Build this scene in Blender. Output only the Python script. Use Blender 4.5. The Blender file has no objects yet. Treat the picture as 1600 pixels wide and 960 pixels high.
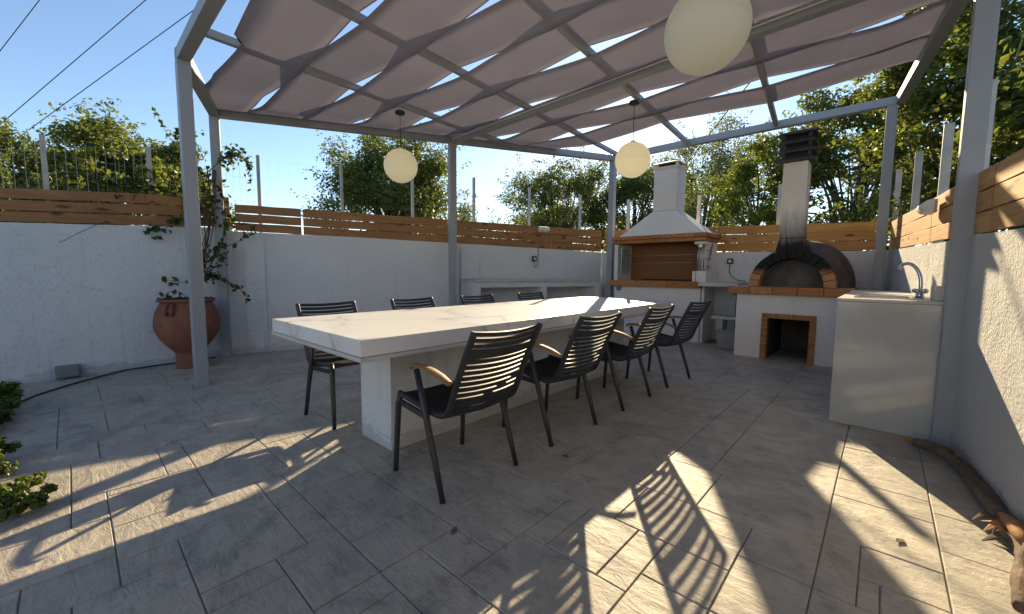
import bpy, math, random
from mathutils import Vector, Matrix
R = math.radians
S = bpy.context.scene
COL = S.collection

# ------------------------------------------------------------------ camera
cam_d = bpy.data.cameras.new('camera'); cam = bpy.data.objects.new('camera', cam_d); COL.objects.link(cam)
S.camera = cam
cam_d.sensor_width = 36.0; cam_d.lens = 631.69 / 1600 * 36.0
cam_d.clip_start = 0.05; cam_d.clip_end = 2000
PIT, ROL, YAW, CAMH = 0.0858, 0.0077, -0.7418, 1.12
fw = Vector((math.sin(YAW)*math.cos(PIT), math.cos(YAW)*math.cos(PIT), -math.sin(PIT)))
r0 = Vector((math.cos(YAW), -math.sin(YAW), 0)); u0 = r0.cross(fw)
rt = r0*math.cos(ROL) + u0*math.sin(ROL); up = -r0*math.sin(ROL) + u0*math.cos(ROL)
cam.matrix_world = Matrix(((rt.x, up.x, -fw.x, 0), (rt.y, up.y, -fw.y, 0), (rt.z, up.z, -fw.z, CAMH), (0, 0, 0, 1)))

# ------------------------------------------------------------------ sky, sun, exposure
SUN_EL, SUN_AZ = R(22.8), R(-27.3)          # azimuth from +Y towards +X
W = bpy.data.worlds.new('World'); S.world = W; W.use_nodes = True
wt = W.node_tree; wt.nodes.clear()
sky = wt.nodes.new('ShaderNodeTexSky'); sky.sky_type = 'NISHITA'; sky.sun_disc = False
sky.sun_elevation = SUN_EL; sky.sun_rotation = SUN_AZ
sky.air_density = 1.0; sky.dust_density = 0.15; sky.ozone_density = 2.2; sky.altitude = 100
bg = wt.nodes.new('ShaderNodeBackground'); bg.inputs['Strength'].default_value = 0.066
wo = wt.nodes.new('ShaderNodeOutputWorld')
wt.links.new(sky.outputs[0], bg.inputs[0]); wt.links.new(bg.outputs[0], wo.inputs[0])
sd = bpy.data.lights.new('sun', 'SUN'); sun = bpy.data.objects.new('sun', sd); COL.objects.link(sun)
sd.energy = 3.4; sd.angle = R(0.55); sd.color = (1.0, 0.80, 0.50)
SD = Vector((math.sin(SUN_AZ)*math.cos(SUN_EL), math.cos(SUN_AZ)*math.cos(SUN_EL), math.sin(SUN_EL)))
sun.rotation_euler = SD.to_track_quat('Z', 'Y').to_euler(); sun.location = (-6, 12, 9)
S.view_settings.view_transform = 'Standard'; S.view_settings.look = 'None'
S.view_settings.exposure = 1.66; S.view_settings.gamma = 1.0; S.view_settings.use_curve_mapping = False

# ------------------------------------------------------------------ materials
MATS = {}
class NT:
    def __init__(s, name):
        s.m = bpy.data.materials.new(name); s.m.use_nodes = True; s.t = s.m.node_tree; s.t.nodes.clear()
        s.out = s.n('ShaderNodeOutputMaterial'); MATS[name] = s.m
    def n(s, t, **kw):
        x = s.t.nodes.new(t)
        for k, v in kw.items(): setattr(x, k, v)
        return x
    def l(s, a, b): s.t.links.new(a, b)
    def pos(s): return s.n('ShaderNodeNewGeometry').outputs['Position']
    def obj(s): return s.n('ShaderNodeTexCoord').outputs['Object']
    def mapping(s, vec, scale=(1, 1, 1), rot=(0, 0, 0), loc=(0, 0, 0)):
        m = s.n('ShaderNodeMapping'); m.inputs['Scale'].default_value = scale
        m.inputs['Rotation'].default_value = rot; m.inputs['Location'].default_value = loc
        s.l(vec, m.inputs['Vector']); return m.outputs[0]
    def noise(s, vec, scale, detail=6, rough=.6, dist=0.):
        m = s.n('ShaderNodeTexNoise'); m.inputs['Scale'].default_value = scale
        m.inputs['Detail'].default_value = detail; m.inputs['Roughness'].default_value = rough
        m.inputs['Distortion'].default_value = dist
        s.l(vec, m.inputs['Vector']); return m.outputs['Fac']
    def ramp(s, fac, stops):
        m = s.n('ShaderNodeValToRGB'); e = m.color_ramp.elements
        while len(e) < len(stops): e.new(.5)
        for i, (p, c) in enumerate(stops):
            e[i].position = p; e[i].color = (c, c, c, 1) if isinstance(c, (int, float)) else (*c, 1)
        s.l(fac, m.inputs[0]); return m.outputs[0]
    def mix(s, fac, a, b, mode='MIX'):
        m = s.n('ShaderNodeMix', data_type='RGBA', blend_type=mode)
        for v, k in ((fac, 0), (a, 6), (b, 7)):
            if hasattr(v, 'node'): s.l(v, m.inputs[k])
            elif isinstance(v, (int, float)) and k == 0: m.inputs[k].default_value = v
            else: m.inputs[k].default_value = (*v, 1) if not isinstance(v, (int, float)) else (v, v, v, 1)
        return m.outputs[2]
    def math(s, op, a, b=None):
        m = s.n('ShaderNodeMath', operation=op)
        for i, v in enumerate((a, b)):
            if v is None: continue
            if hasattr(v, 'node'): s.l(v, m.inputs[i])
            else: m.inputs[i].default_value = v
        return m.outputs[0]
    def bump(s, h, strength=.3, dist=.01):
        b = s.n('ShaderNodeBump'); b.inputs['Strength'].default_value = strength; b.inputs['Distance'].default_value = dist
        s.l(h, b.inputs['Height']); return b.outputs[0]
    def sep(s, vec):
        x = s.n('ShaderNodeSeparateXYZ'); s.l(vec, x.inputs[0]); return x.outputs
    def bsdf(s, color, rough=.6, metal=0., normal=None, spec=.5, **kw):
        p = s.n('ShaderNodeBsdfPrincipled')
        def st(k, v):
            if hasattr(v, 'node'): s.l(v, p.inputs[k])
            elif isinstance(v, tuple): p.inputs[k].default_value = (*v, 1)
            else: p.inputs[k].default_value = v
        st('Base Color', color); st('Roughness', rough); st('Metallic', metal); st('Specular IOR Level', spec)
        for k, v in kw.items(): st(k, v)
        if normal is not None: s.l(normal, p.inputs['Normal'])
        s.l(p.outputs[0], s.out.inputs[0]); return p

def simple(name, col, rough=.6, metal=0., var=.12, scale=6., bump=.0, bscale=60., spec=.5):
    t = NT(name); v = t.pos(); n = t.noise(v, scale)
    c = t.mix(t.ramp(n, [(.3, 0.), (.7, 1.)]), tuple(x*(1-var) for x in col), tuple(min(1, x*(1+var)) for x in col))
    nr = t.bump(t.noise(v, bscale, 4), bump, .004) if bump else None
    t.bsdf(c, rough, metal, nr, spec)
    return t.m

def m_concrete():
    t = NT('stamped_concrete'); v = t.pos()
    oi = t.n('ShaderNodeObjectInfo').outputs['Random']
    big = t.noise(v, 1.1, 5, .6); mid = t.noise(v, 5, 8, .68, .5)
    strv = t.mapping(v, (2.2, 6.5, 1), (0, 0, .5)); st = t.noise(strv, 2.6, 9, .72, .6)
    fine = t.noise(v, 70, 5, .7)
    c = t.mix(t.ramp(mid, [(.3, 0.), (.72, 1.)]), (.345, .305, .25), (.62, .55, .445))
    c = t.mix(t.ramp(big, [(.35, 0.), (.65, .5)]), c, (.47, .425, .355))
    c = t.mix(t.math('MULTIPLY', t.ramp(st, [(.30, 1.), (.44, .0)]), .60), c, (.07, .066, .062))
    blot = t.noise(v, 2.3, 8, .75, .8)
    c = t.mix(t.ramp(blot, [(.50, 0.), (.66, .7)]), c, (.185, .174, .16))
    smu = t.noise(t.mapping(v, (1.4, 3.4, 1), (0, 0, -.35)), 5.5, 9, .78, 1.0)
    c = t.mix(t.ramp(smu, [(.57, 0.), (.68, .6)]), c, (.12, .112, .10))
    c = t.mix(t.ramp(blot, [(.28, .35), (.40, 0.)]), c, (.56, .52, .46))
    c = t.mix(t.ramp(oi, [(0., .0), (1., .22)]), c, (.25, .232, .21))
    spk = t.noise(v, 190, 3, .6)
    c = t.mix(t.ramp(spk, [(.30, .5), (.42, 0.)]), c, (.12, .11, .1))
    h = t.math('ADD', t.math('MULTIPLY', st, 1.0), t.math('ADD', t.math('MULTIPLY', mid, .55), t.math('MULTIPLY', fine, .10)))
    nr = t.bump(h, .75, .022)
    t.bsdf(c, t.ramp(mid, [(.3, .56), (.7, .42)]), 0, nr, .5)

def m_plaster(name, col, dirt, bs, bd, rough_scale, dirt_amt=.5, base_stain=False):
    t = NT(name); v = t.pos()
    big = t.noise(v, 1.3, 6, .65); sv = t.mapping(v, (1, 1, 2.6)); smear = t.noise(sv, 4.2, 8, .72, .9)
    c = t.mix(t.ramp(big, [(.3, 0.), (.7, 1.)]), tuple(x*.9 for x in col), col)
    c = t.mix(t.math('MULTIPLY', t.ramp(smear, [(.60, 0.), (.74, 1.)]), dirt_amt), c, dirt)
    stv = t.mapping(v, (9, 9, .5)); runs = t.noise(stv, 1.6, 5, .6)
    c = t.mix(t.math('MULTIPLY', t.ramp(runs, [(.56, 0.), (.75, 1.)]), dirt_amt*.45), c, dirt)
    scr = t.noise(t.mapping(v, (3, 3, 11), (.25, .2, 0)), 3.0, 9, .75, 1.2)
    c = t.mix(t.math('MULTIPLY', t.ramp(scr, [(.60, 0.), (.65, 1.)]), dirt_amt*.8), c, tuple(x*.6 for x in dirt))
    if base_stain:
        z = t.sep(v)[2]
        edge = t.math('ADD', t.math('MULTIPLY', smear, .42), -.13)
        near = t.math('LESS_THAN', z, edge)
        c = t.mix(t.math('MULTIPLY', near, .45), c, dirt)
    h = t.math('ADD', t.noise(v, rough_scale, 6, .65), t.math('MULTIPLY', t.noise(v, 6, 4), 1.5))
    t.bsdf(c, .82, 0, t.bump(h, bs, bd), .3)

def m_wood(name, c1, c2, axis='X'):
    t = NT(name); v = t.obj(); oi = t.n('ShaderNodeObjectInfo').outputs['Random']
    comb = t.n('ShaderNodeCombineXYZ'); t.l(t.math('MULTIPLY', oi, 37.), comb.inputs[0]); t.l(t.math('MULTIPLY', oi, 11.), comb.inputs[2])
    va = t.n('ShaderNodeVectorMath', operation='ADD'); t.l(v, va.inputs[0]); t.l(comb.outputs[0], va.inputs[1]); v = va.outputs[0]
    g = t.noise(t.mapping(v, (1.1, 14, 22)), 3.0, 6, .62, .7)
    c = t.mix(t.ramp(g, [(.32, 0.), (.66, 1.)]), c1, c2)
    w = t.noise(t.mapping(v, (.7, 3, 3)), 2.2, 3)
    c = t.mix(t.ramp(w, [(.35, .45), (.65, 0.)]), c, tuple(x*.62 for x in c1))
    vo = t.n('ShaderNodeTexVoronoi'); vo.inputs['Scale'].default_value = 1.0; vo.inputs['Randomness'].default_value = 1.
    t.l(t.mapping(v, (2.6, 2.6, 9.)), vo.inputs['Vector'])
    c = t.mix(t.ramp(vo.outputs['Distance'], [(.09, .92), (.19, 0.)]), c, (.035, .014, .006))
    c = t.mix(t.math('MULTIPLY', oi, .25), c, tuple(x*.7 for x in c1))
    t.bsdf(c, .62, 0, t.bump(g, .22, .004), .35)

def m_fabric():
    t = NT('shade_fabric'); v = t.pos()
    n = t.noise(v, 2.2, 5); f = t.noise(t.mapping(v, (90, 260, 90)), 1., 2)
    c = t.mix(t.ramp(n, [(.3, 0.), (.7, 1.)]), (.465, .44, .478), (.515, .49, .528))
    c = t.mix(t.ramp(f, [(.35, .2), (.6, 0.)]), c, (.34, .31, .335))
    d = t.n('ShaderNodeBsdfDiffuse'); tr = t.n('ShaderNodeBsdfTranslucent'); mx = t.n('ShaderNodeMixShader')
    t.l(c, d.inputs[0]); t.l(c, tr.inputs[0]); mx.inputs[0].default_value = .50
    nb = t.bump(f, .15, .002); t.l(nb, d.inputs['Normal'])
    t.l(d.outputs[0], mx.inputs[1]); t.l(tr.outputs[0], mx.inputs[2]); t.l(mx.outputs[0], t.out.inputs[0])

def m_marble():
    t = NT('white_marble'); v = t.pos()
    wv = t.n('ShaderNodeTexNoise'); wv.inputs['Scale'].default_value = 1.1; wv.inputs['Detail'].default_value = 6; t.l(v, wv.inputs['Vector'])
    vm = t.n('ShaderNodeVectorMath', operation='SCALE'); t.l(wv.outputs['Color'], vm.inputs[0]); vm.inputs['Scale'].default_value = .75
    va = t.n('ShaderNodeVectorMath', operation='ADD'); t.l(v, va.inputs[0]); t.l(vm.outputs[0], va.inputs[1])
    vo = t.n('ShaderNodeTexVoronoi', feature='DISTANCE_TO_EDGE'); vo.inputs['Scale'].default_value = 1.25; t.l(t.mapping(va.outputs[0], (1, .8, 1.1), (0, 0, .6)), vo.inputs['Vector'])
    vein = t.ramp(vo.outputs['Distance'], [(.0, 1.), (.022, 0.)])
    fade = t.ramp(t.noise(v, 1.7, 4), [(.40, 0.), (.55, 1.)])
    soft = t.ramp(vo.outputs['Distance'], [(.0, .28), (.12, 0.)])
    k = t.math('MULTIPLY', fade, t.math('MAXIMUM', vein, soft))
    c = t.mix(t.ramp(t.noise(v, 3, 6), [(.35, 0.), (.7, .5)]), (.74, .735, .72), (.66, .66, .655))
    c = t.mix(t.math('MULTIPLY', k, .7), c, (.25, .235, .215))
    t.bsdf(c, .32, 0, None, .4)

def m_leaf(name, c1, c2, trans=.35, c3=None):
    t = NT(name); g = t.n('ShaderNodeNewGeometry')
    rnd = g.outputs['Random Per Island']
    c = t.mix(rnd, c1, c2)
    big = t.noise(g.outputs['Position'], 1.2, 3)
    c = t.mix(t.ramp(big, [(.38, .45), (.62, 0.)]), c, tuple(x*.7 for x in c1))
    if c3: c = t.mix(t.ramp(t.math('FRACT', t.math('MULTIPLY', rnd, 17.3)), [(.93, 0.), (.95, 1.)]), c, c3)
    p = t.bsdf(c, .42, 0, None, .45)
    tr = t.n('ShaderNodeBsdfTranslucent'); mx = t.n('ShaderNodeMixShader'); mx.inputs[0].default_value = trans
    t.l(t.mix(.55, c, (.30, .34, .04)), tr.inputs[0])
    t.l(p.outputs[0], mx.inputs[1]); t.l(tr.outputs[0], mx.inputs[2]); t.l(mx.outputs[0], t.out.inputs[0])

def m_brick(name, c1, c2, stripes=True):
    t = NT(name); v = t.pos(); oi = t.n('ShaderNodeObjectInfo').outputs['Random']
    c = t.mix(oi, c1, c2)
    n = t.noise(v, 26, 6, .7)
    c = t.mix(t.ramp(n, [(.3, .55), (.62, 0.)]), c, tuple(x*.55 for x in c1))
    t.bsdf(c, .85, 0, t.bump(n, .35, .004), .2)

def m_soot(name, col, soot, z0, z1, rough=.85, flip=False):
    # plaster with a smoke stain rising above the oven mouth (a stain with its own ragged shape)
    t = NT(name); v = t.pos(); z = t.sep(v)[2]
    rag = t.noise(t.mapping(v, (7, 7, 1.4)), 2.4, 7, .7, .6)
    k = t.math('ADD', z, t.math('MULTIPLY', t.math('SUBTRACT', rag, .5), (z1-z0)*.9))
    mp = t.n('ShaderNodeMapRange'); mp.inputs[1].default_value = z0; mp.inputs[2].default_value = z1
    mp.inputs[3].default_value = 0 if flip else 1; mp.inputs[4].default_value = 1 if flip else 0; t.l(k, mp.inputs[0])
    c = t.mix(t.ramp(t.noise(v, 3, 5), [(.3, 0.), (.7, 1.)]), tuple(x*.88 for x in col), col)
    c = t.mix(mp.outputs[0], c, soot)
    t.bsdf(c, rough, 0, t.bump(t.noise(v, 60, 5), .3, .006), .25)

m_concrete()
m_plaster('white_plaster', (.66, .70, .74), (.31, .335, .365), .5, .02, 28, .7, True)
m_plaster('back_plaster', (.66, .67, .69), (.42, .41, .40), .4, .015, 35, .45, True)
m_plaster('rough_stucco', (.66, .65, .63), (.36, .33, .29), .95, .03, 55, .30, True)
m_plaster('cream_plaster', (.82, .78, .74), (.55, .51, .47), .22, .01, 45, .25)
m_wood('pine_board', (.43, .205, .060), (.65, .37, .125))
m_wood('shaded_pine_board', (.27, .13, .052), (.42, .215, .09))  # darker copy of the pine, with the shade of its backlit side in the colour
m_wood('teak', (.26, .13, .055), (.42, .24, .11))
m_fabric(); m_marble()
simple('hem_fabric', (.30, .28, .31), .9)
simple('grey_metal', (.29, .308, .335), .42, 0., .05, 3., .04, 90)
simple('anthracite', (.026, .028, .031), .42, 0., .10, 8., .08, 200)
simple('slat_black', (.014, .015, .017), .5, 0., .1, 8., .05, 200)
simple('terracotta', (.20, .078, .052), .85, 0., .32, 5., .35, 40)
simple('soil', (.07, .05, .035), .95, 0., .4, 9., .6, 30)
simple('joint_dark', (.23, .21, .185), .95, 0., .2, 9., .4, 60)
simple('galvanised', (.42, .43, .43), .45, .4, .12, 7.)
simple('concrete_post', (.43, .415, .38), .85, 0., .15, 7., .3, 60)
simple('wire_steel', (.36, .37, .38), .5, .5, .05)
simple('black_cable', (.02, .02, .021), .6, 0., .1)
simple('white_cable', (.62, .62, .63), .5, 0., .05)
simple('yellow_rope', (.50, .42, .16), .8, 0., .15, 30)
simple('black_plastic', (.02, .02, .022), .45, 0., .1)
simple('white_plastic', (.70, .69, .66), .45, 0., .05)
simple('grey_plastic', (.25, .265, .28), .5, 0., .1)
simple('box_grey', (.17, .185, .205), .55, 0., .1)
simple('chrome', (.55, .56, .58), .13, 1., .04)
simple('steel', (.42, .42, .42), .32, .9, .12, 12)
simple('slate_dark', (.045, .048, .054), .62, 0., .35, 10., .3, 40)
simple('soot_black', (.018, .017, .017), .8, 0., .4, 8., .4, 40)
simple('dome_render', (.085, .075, .068), .85, 0., .35, 6., .5, 45)
simple('bark', (.09, .065, .048), .9, 0., .4, 14., .8, 45)
simple('dry_wood', (.125, .086, .058), .9, 0., .45, 18., .8, 60)
simple('split_wood', (.36, .17, .065), .8, 0., .3, 25., .6, 80)
simple('vine_stem', (.10, .065, .045), .9, 0., .3, 14., .5, 60)
simple('meadow', (.10, .095, .045), .95, 0., .45, 3., .6, 20)
simple('limestone_slab', (.52, .50, .46), .55, 0., .12, 5., .15, 60)
m_brick('orange_brick', (.40, .165, .062), (.52, .25, .105))
m_brick('fire_brick', (.30, .135, .06), (.32, .15, .07))
m_soot('chimney_plaster', (.80, .75, .70), (.022, .02, .02), 1.50, 1.98)
m_soot('arch_brick', (.50, .25, .12), (.02, .018, .018), 1.10, 1.20, flip=True)
m_leaf('leaf_oak', (.050, .085, .018), (.15, .19, .040), .46, (.20, .17, .03))
m_leaf('leaf_olive', (.065, .10, .040), (.165, .20, .078), .44)
m_leaf('leaf_bright', (.085, .135, .020), (.20, .24, .040), .48, (.30, .24, .04))
m_leaf('leaf_dark', (.040, .072, .020), (.12, .16, .040), .42)
m_leaf('leaf_vine', (.020, .050, .016), (.055, .105, .028), .30)
m_leaf('leaf_hedge', (.07, .115, .02), (.14, .19, .03), .35)
m_leaf('leaf_red', (.30, .055, .02), (.42, .12, .03), .35)
t = NT('sink_tile'); v = t.pos()
c = t.mix(t.ramp(t.noise(v, 1.6, 6, .6, .8), [(.35, 0.), (.7, 1.)]), (.40, .40, .385), (.50, .495, .47))
p = t.bsdf(c, t.ramp(t.noise(v, 9, 4), [(.3, .05), (.7, .14)]), 0, None, .5); p.inputs['IOR'].default_value = 1.9
t = NT('globe_shell'); p = t.bsdf((.88, .86, .76), .35, 0, None, .4)
p.inputs['Subsurface Weight'].default_value = .0
tr = t.n('ShaderNodeBsdfTranslucent'); tr.inputs[0].default_value = (.94, .92, .80, 1); mx = t.n('ShaderNodeMixShader'); mx.inputs[0].default_value = .62
t.l(p.outputs[0], mx.inputs[1]); t.l(tr.outputs[0], mx.inputs[2]); t.l(mx.outputs[0], t.out.inputs[0])
t = NT('clear_glass'); p = t.bsdf((.75, .85, .83), .05, 0, None, .5); p.inputs['Transmission Weight'].default_value = .9; p.inputs['IOR'].default_value = 1.1

# ------------------------------------------------------------------ mesh helpers
def rootloc(o):
    v = Vector((0, 0, 0))
    while o is not None: v += o.location; o = o.parent
    return v
class MB:
    def __init__(s): s.v = []; s.f = []
    def add(s, vs, fs):
        b = len(s.v); s.v += [tuple(x) for x in vs]; s.f += [tuple(b+i for i in f) for f in fs]; return s
    def box(s, x0, x1, y0, y1, z0, z1):
        vs = [(x0, y0, z0), (x1, y0, z0), (x1, y1, z0), (x0, y1, z0), (x0, y0, z1), (x1, y0, z1), (x1, y1, z1), (x0, y1, z1)]
        return s.add(vs, [(0, 3, 2, 1), (4, 5, 6, 7), (0, 1, 5, 4), (1, 2, 6, 5), (2, 3, 7, 6), (3, 0, 4, 7)])
    def hexa(s, lo, hi):
        return s.add(list(lo)+list(hi), [(0, 3, 2, 1), (4, 5, 6, 7), (0, 1, 5, 4), (1, 2, 6, 5), (2, 3, 7, 6), (3, 0, 4, 7)])
    def prism(s, poly, z0, z1):
        n = len(poly)
        vs = [(x, y, z0) for x, y in poly]+[(x, y, z1) for x, y in poly]
        return s.add(vs, [tuple(range(n-1, -1, -1)), tuple(range(n, 2*n))]+[(i, (i+1) % n, n+(i+1) % n, n+i) for i in range(n)])
    def frame(s, p, q):
        d = (q-p).normalized(); a = Vector((0, 0, 1)) if abs(d.z) < .95 else Vector((1, 0, 0))
        x = d.cross(a).normalized(); return d, x, x.cross(d)
    def beam(s, p, q, w, h, roll=None):
        p, q = Vector(p), Vector(q); d, x, y = s.frame(p, q)
        o = [x*i*w/2+y*j*h/2 for i, j in ((-1, -1), (1, -1), (1, 1), (-1, 1))]
        return s.hexa([p+k for k in o], [q+k for k in o])
    def tube(s, pts, rad, n=8, cap=True, flat=1.0):
        pts = [Vector(p) for p in pts]; m = len(pts); b = len(s.v)
        rs = rad if isinstance(rad, (list, tuple)) else [rad]*m
        x = None
        for i, p in enumerate(pts):
            d = (pts[min(i+1, m-1)]-pts[max(i-1, 0)]).normalized()
            if x is None:
                a = Vector((0, 0, 1)) if abs(d.z) < .9 else Vector((0, 1, 0)); x = d.cross(a).normalized()
            else: x = (x-d*x.dot(d)).normalized()
            y = d.cross(x)
            for k in range(n):
                a = 2*math.pi*k/n; s.v.append(tuple(p+x*math.cos(a)*rs[i]+y*math.sin(a)*rs[i]*flat))
        for i in range(m-1):
            for k in range(n):
                k2 = (k+1) % n; s.f.append((b+i*n+k, b+i*n+k2, b+(i+1)*n+k2, b+(i+1)*n+k))
        if cap: s.f.append(tuple(b+k for k in range(n-1, -1, -1))); s.f.append(tuple(b+(m-1)*n+k for k in range(n)))
        return s
    def lathe(s, prof, c, n=32):
        b = len(s.v); m = len(prof)
        for r, z in prof:
            for k in range(n):
                a = 2*math.pi*k/n; s.v.append((c[0]+r*math.cos(a), c[1]+r*math.sin(a), c[2]+z))
        for i in range(m-1):
            for k in range(n):
                k2 = (k+1) % n; s.f.append((b+i*n+k, b+i*n+k2, b+(i+1)*n+k2, b+(i+1)*n+k))
        return s
    def build(s, name, mat, parent=None, smooth=False, bevel=0., local=False, sub=0):
        o3 = Vector((0, 0, 0)) if (local or parent is None) else rootloc(parent)
        me = bpy.data.meshes.new(name); me.from_pydata([tuple(Vector(v)-o3) for v in s.v], [], s.f); me.update()
        me.materials.append(MATS[mat])
        if smooth:
            for p in me.polygons: p.use_smooth = True
        o = bpy.data.objects.new(name, me); COL.objects.link(o)
        if parent is not None: o.parent = parent
        if bevel:
            b = o.modifiers.new('bevel', 'BEVEL'); b.width = bevel; b.segments = 2; b.limit_method = 'ANGLE'; b.angle_limit = R(40)
        return o
def tag(o, label=None, cat=None, group=None, kind=None):
    for k, v in (('label', label), ('category', cat), ('group', group), ('kind', kind)):
        if v: o[k] = v
    return o
def thing(name, loc, label, cat, group=None, rz=0.):
    o = bpy.data.objects.new(name, None); COL.objects.link(o); o.location = loc; o.rotation_euler = (0, 0, rz)
    o.empty_display_size = .2
    return tag(o, label, cat, group)
def lerp(a, b, t): return a+(b-a)*t
def interp(tab, x):
    if x <= tab[0][0]: (a, b) = tab[0], tab[1]
    elif x >= tab[-1][0]: (a, b) = tab[-2], tab[-1]
    else:
        for a, b in zip(tab, tab[1:]):
            if a[0] <= x <= b[0]: break
    return a[1]+(b[1]-a[1])*(x-a[0])/(b[0]-a[0])
RND = random.Random(7)

# ------------------------------------------------------------------ ground and patio floor
g = MB(); g.add([(-400, -400, -.22), (400, -400, -.22), (400, 400, -.22), (-400, 400, -.22)], [(0, 1, 2, 3)])
tag(g.build('ground', 'meadow'), kind='structure')
pf = MB(); pf.prism([(-6.5, -4.62), (5.0, -4.62), (5.0, -2.6), (1.2, -2.6), (.55, 7.6), (-4.3, 7.6), (-6.5, 1.5)], -.20, -.0065)
floor = tag(pf.build('patio_floor', 'joint_dark'), kind='structure')
bed = MB(); bed.prism([(-6.0, -1.85), (-2.35, -1.85), (-2.6, -.40), (-6.05, -.52)], -.0085, .012)
tag(bed.build('planting_bed', 'soil'), kind='structure')
CELL = .06; X0, X1, Y0, Y1 = -6.36, .60, -.90, 7.44
NX, NY = int((X1-X0)/CELL), int((Y1-Y0)/CELL)
occ = [[0]*NY for _ in range(NX)]
def W1x(y):
    return (-6.10-.1165*(y+.51)) if y < 1.46 else -6.32+(y-1.46)*.3322
def blocked(x, y):
    if x < W1x(y)-.06: return True
    if x > .386-.1*(y-3.75)+.05: return True
    if x > -.22 and y > 3.92: return True
    if x > -1.45 and y > 6.6: return True
    if x < -1.9 and y > 6.95: return True
    if -2.55 < x < -2.22 and 1.33 < y < 4.30: return True
    if y < -.42 and x < -2.5: return True
    return False
for i in range(NX):
    for j in range(NY):
        if blocked(X0+(i+.5)*CELL, Y0+(j+.5)*CELL): occ[i][j] = 1
rects = []
seeds = [(-1.69, -1.32, .49, .73), (-1.56, -1.32, .73, 1.10), (-1.32, -1.10, .88, 1.10), (-2.08, -1.56, .73, 1.10), (-1.47, -1.10, 1.10, 1.46),
         (-2.08, -1.69, .21, .58), (-1.10, -.94, 1.26, 1.62), (-.94, -.73, 1.26, 1.62), (-.73, -.58, 1.26, 1.63), (-1.32, -.88, .73, .88),
         (-1.10, -.57, .88, 1.26), (-.58, -.36, 1.40, 1.63), (-.58, -.36, 1.02, 1.40), (-.35, -.12, 1.77, 2.0), (-.35, -.12, 1.40, 1.77),
         (-.63, -.12, 2.0, 2.42), (-.65, -.12, 2.42, 2.96), (-.12, .25, 2.17, 2.55), (-.12, .25, 2.55, 2.80), (-.12, .25, 2.80, 3.34),
         (.02, .25, 1.93, 2.17), (-.12, .02, 1.72, 2.17), (.25, .46, 2.31, 2.72), (-1.24, -.63, 2.0, 2.6), (-1.25, -.86, 1.63, 2.0), (-.86, -.36, 1.63, 2.0),
         (-2.79, -2.42, .07, .43), (-2.42, -2.08, .07, .58), (-3.3, -2.82, -.09, .28), (-4.44, -3.9, -.1, .13), (-3.22, -2.47, .43, .80)]
def cell(x, o): return int(round((x-o)/CELL))
def put(a, b, c, d):
    for i in range(a, b):
        for j in range(c, d): occ[i][j] = 2
    rects.append((a, b, c, d))
for x0, x1, y0, y1 in seeds:
    a, b, c, d = cell(x0, X0), cell(x1, X0), cell(y0, Y0), cell(y1, Y0)
    c = max(c, 0); b = min(b, NX)
    if all(occ[i][j] != 2 for i in range(a, b) for j in range(c, d)): put(a, b, c, d)
order = sorted(((i, j) for i in range(NX) for j in range(NY)), key=lambda q: (q[1]//6, q[0]))
for j in range(NY):
    i = 0
    while i < NX:
        if occ[i][j]: i += 1; continue
        x, y = X0+i*CELL, Y0+j*CELL; dist = math.hypot(x, y)
        opts = ((6, 6), (4, 6), (6, 4), (6, 8), (9, 6)) if dist < 3.0 else ((8, 7), (7, 9), (10, 7), (6, 8), (9, 9)) if dist < 4.8 else ((10, 8), (12, 9), (8, 12), (14, 8), (8, 8), (10, 13), (13, 10))
        w, h = RND.choice(opts)
        run = 0
        while i+run < NX and not occ[i+run][j]: run += 1
        if run <= w+4: w = run
        w = min(w, 17)
        hh = 1
        while hh < h+3 and j+hh < NY and all(not occ[i+k][j+hh] for k in range(w)): hh += 1
        if hh < h+3: h = hh
        h = min(h, hh)
        put(i, i+w, j, j+h); i += w
def tile(x0, x1, y0, y1):
    gp, ch, zt = .0022, .0030, RND.uniform(-.0012, .0012)
    m = MB(); cx, cy = (x0+x1)/2, (y0+y1)/2
    def ring(ins, z): return [(x0+ins-cx, y0+ins-cy, z), (x1-ins-cx, y0+ins-cy, z), (x1-ins-cx, y1-ins-cy, z), (x0+ins-cx, y1-ins-cy, z)]
    vs = ring(gp, -.0062)+ring(gp, zt-.003)+ring(gp+ch, zt)
    fs = []
    for l in (0, 4):
        fs += [(l+k, l+(k+1) % 4, l+4+(k+1) % 4, l+4+k) for k in range(4)]
    m.add(vs, fs+[(8, 9, 10, 11)])
    o = m.build('paving_slab', 'stamped_concrete', floor, local=True); o.location = (cx, cy, 0)
for a, b, c, d in rects:
    if (b-a)*(d-c) < 2: continue
    tile(X0+a*CELL, X0+b*CELL, Y0+c*CELL, Y0+d*CELL)
NTILES = len(rects); print('tiles', NTILES)

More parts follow.
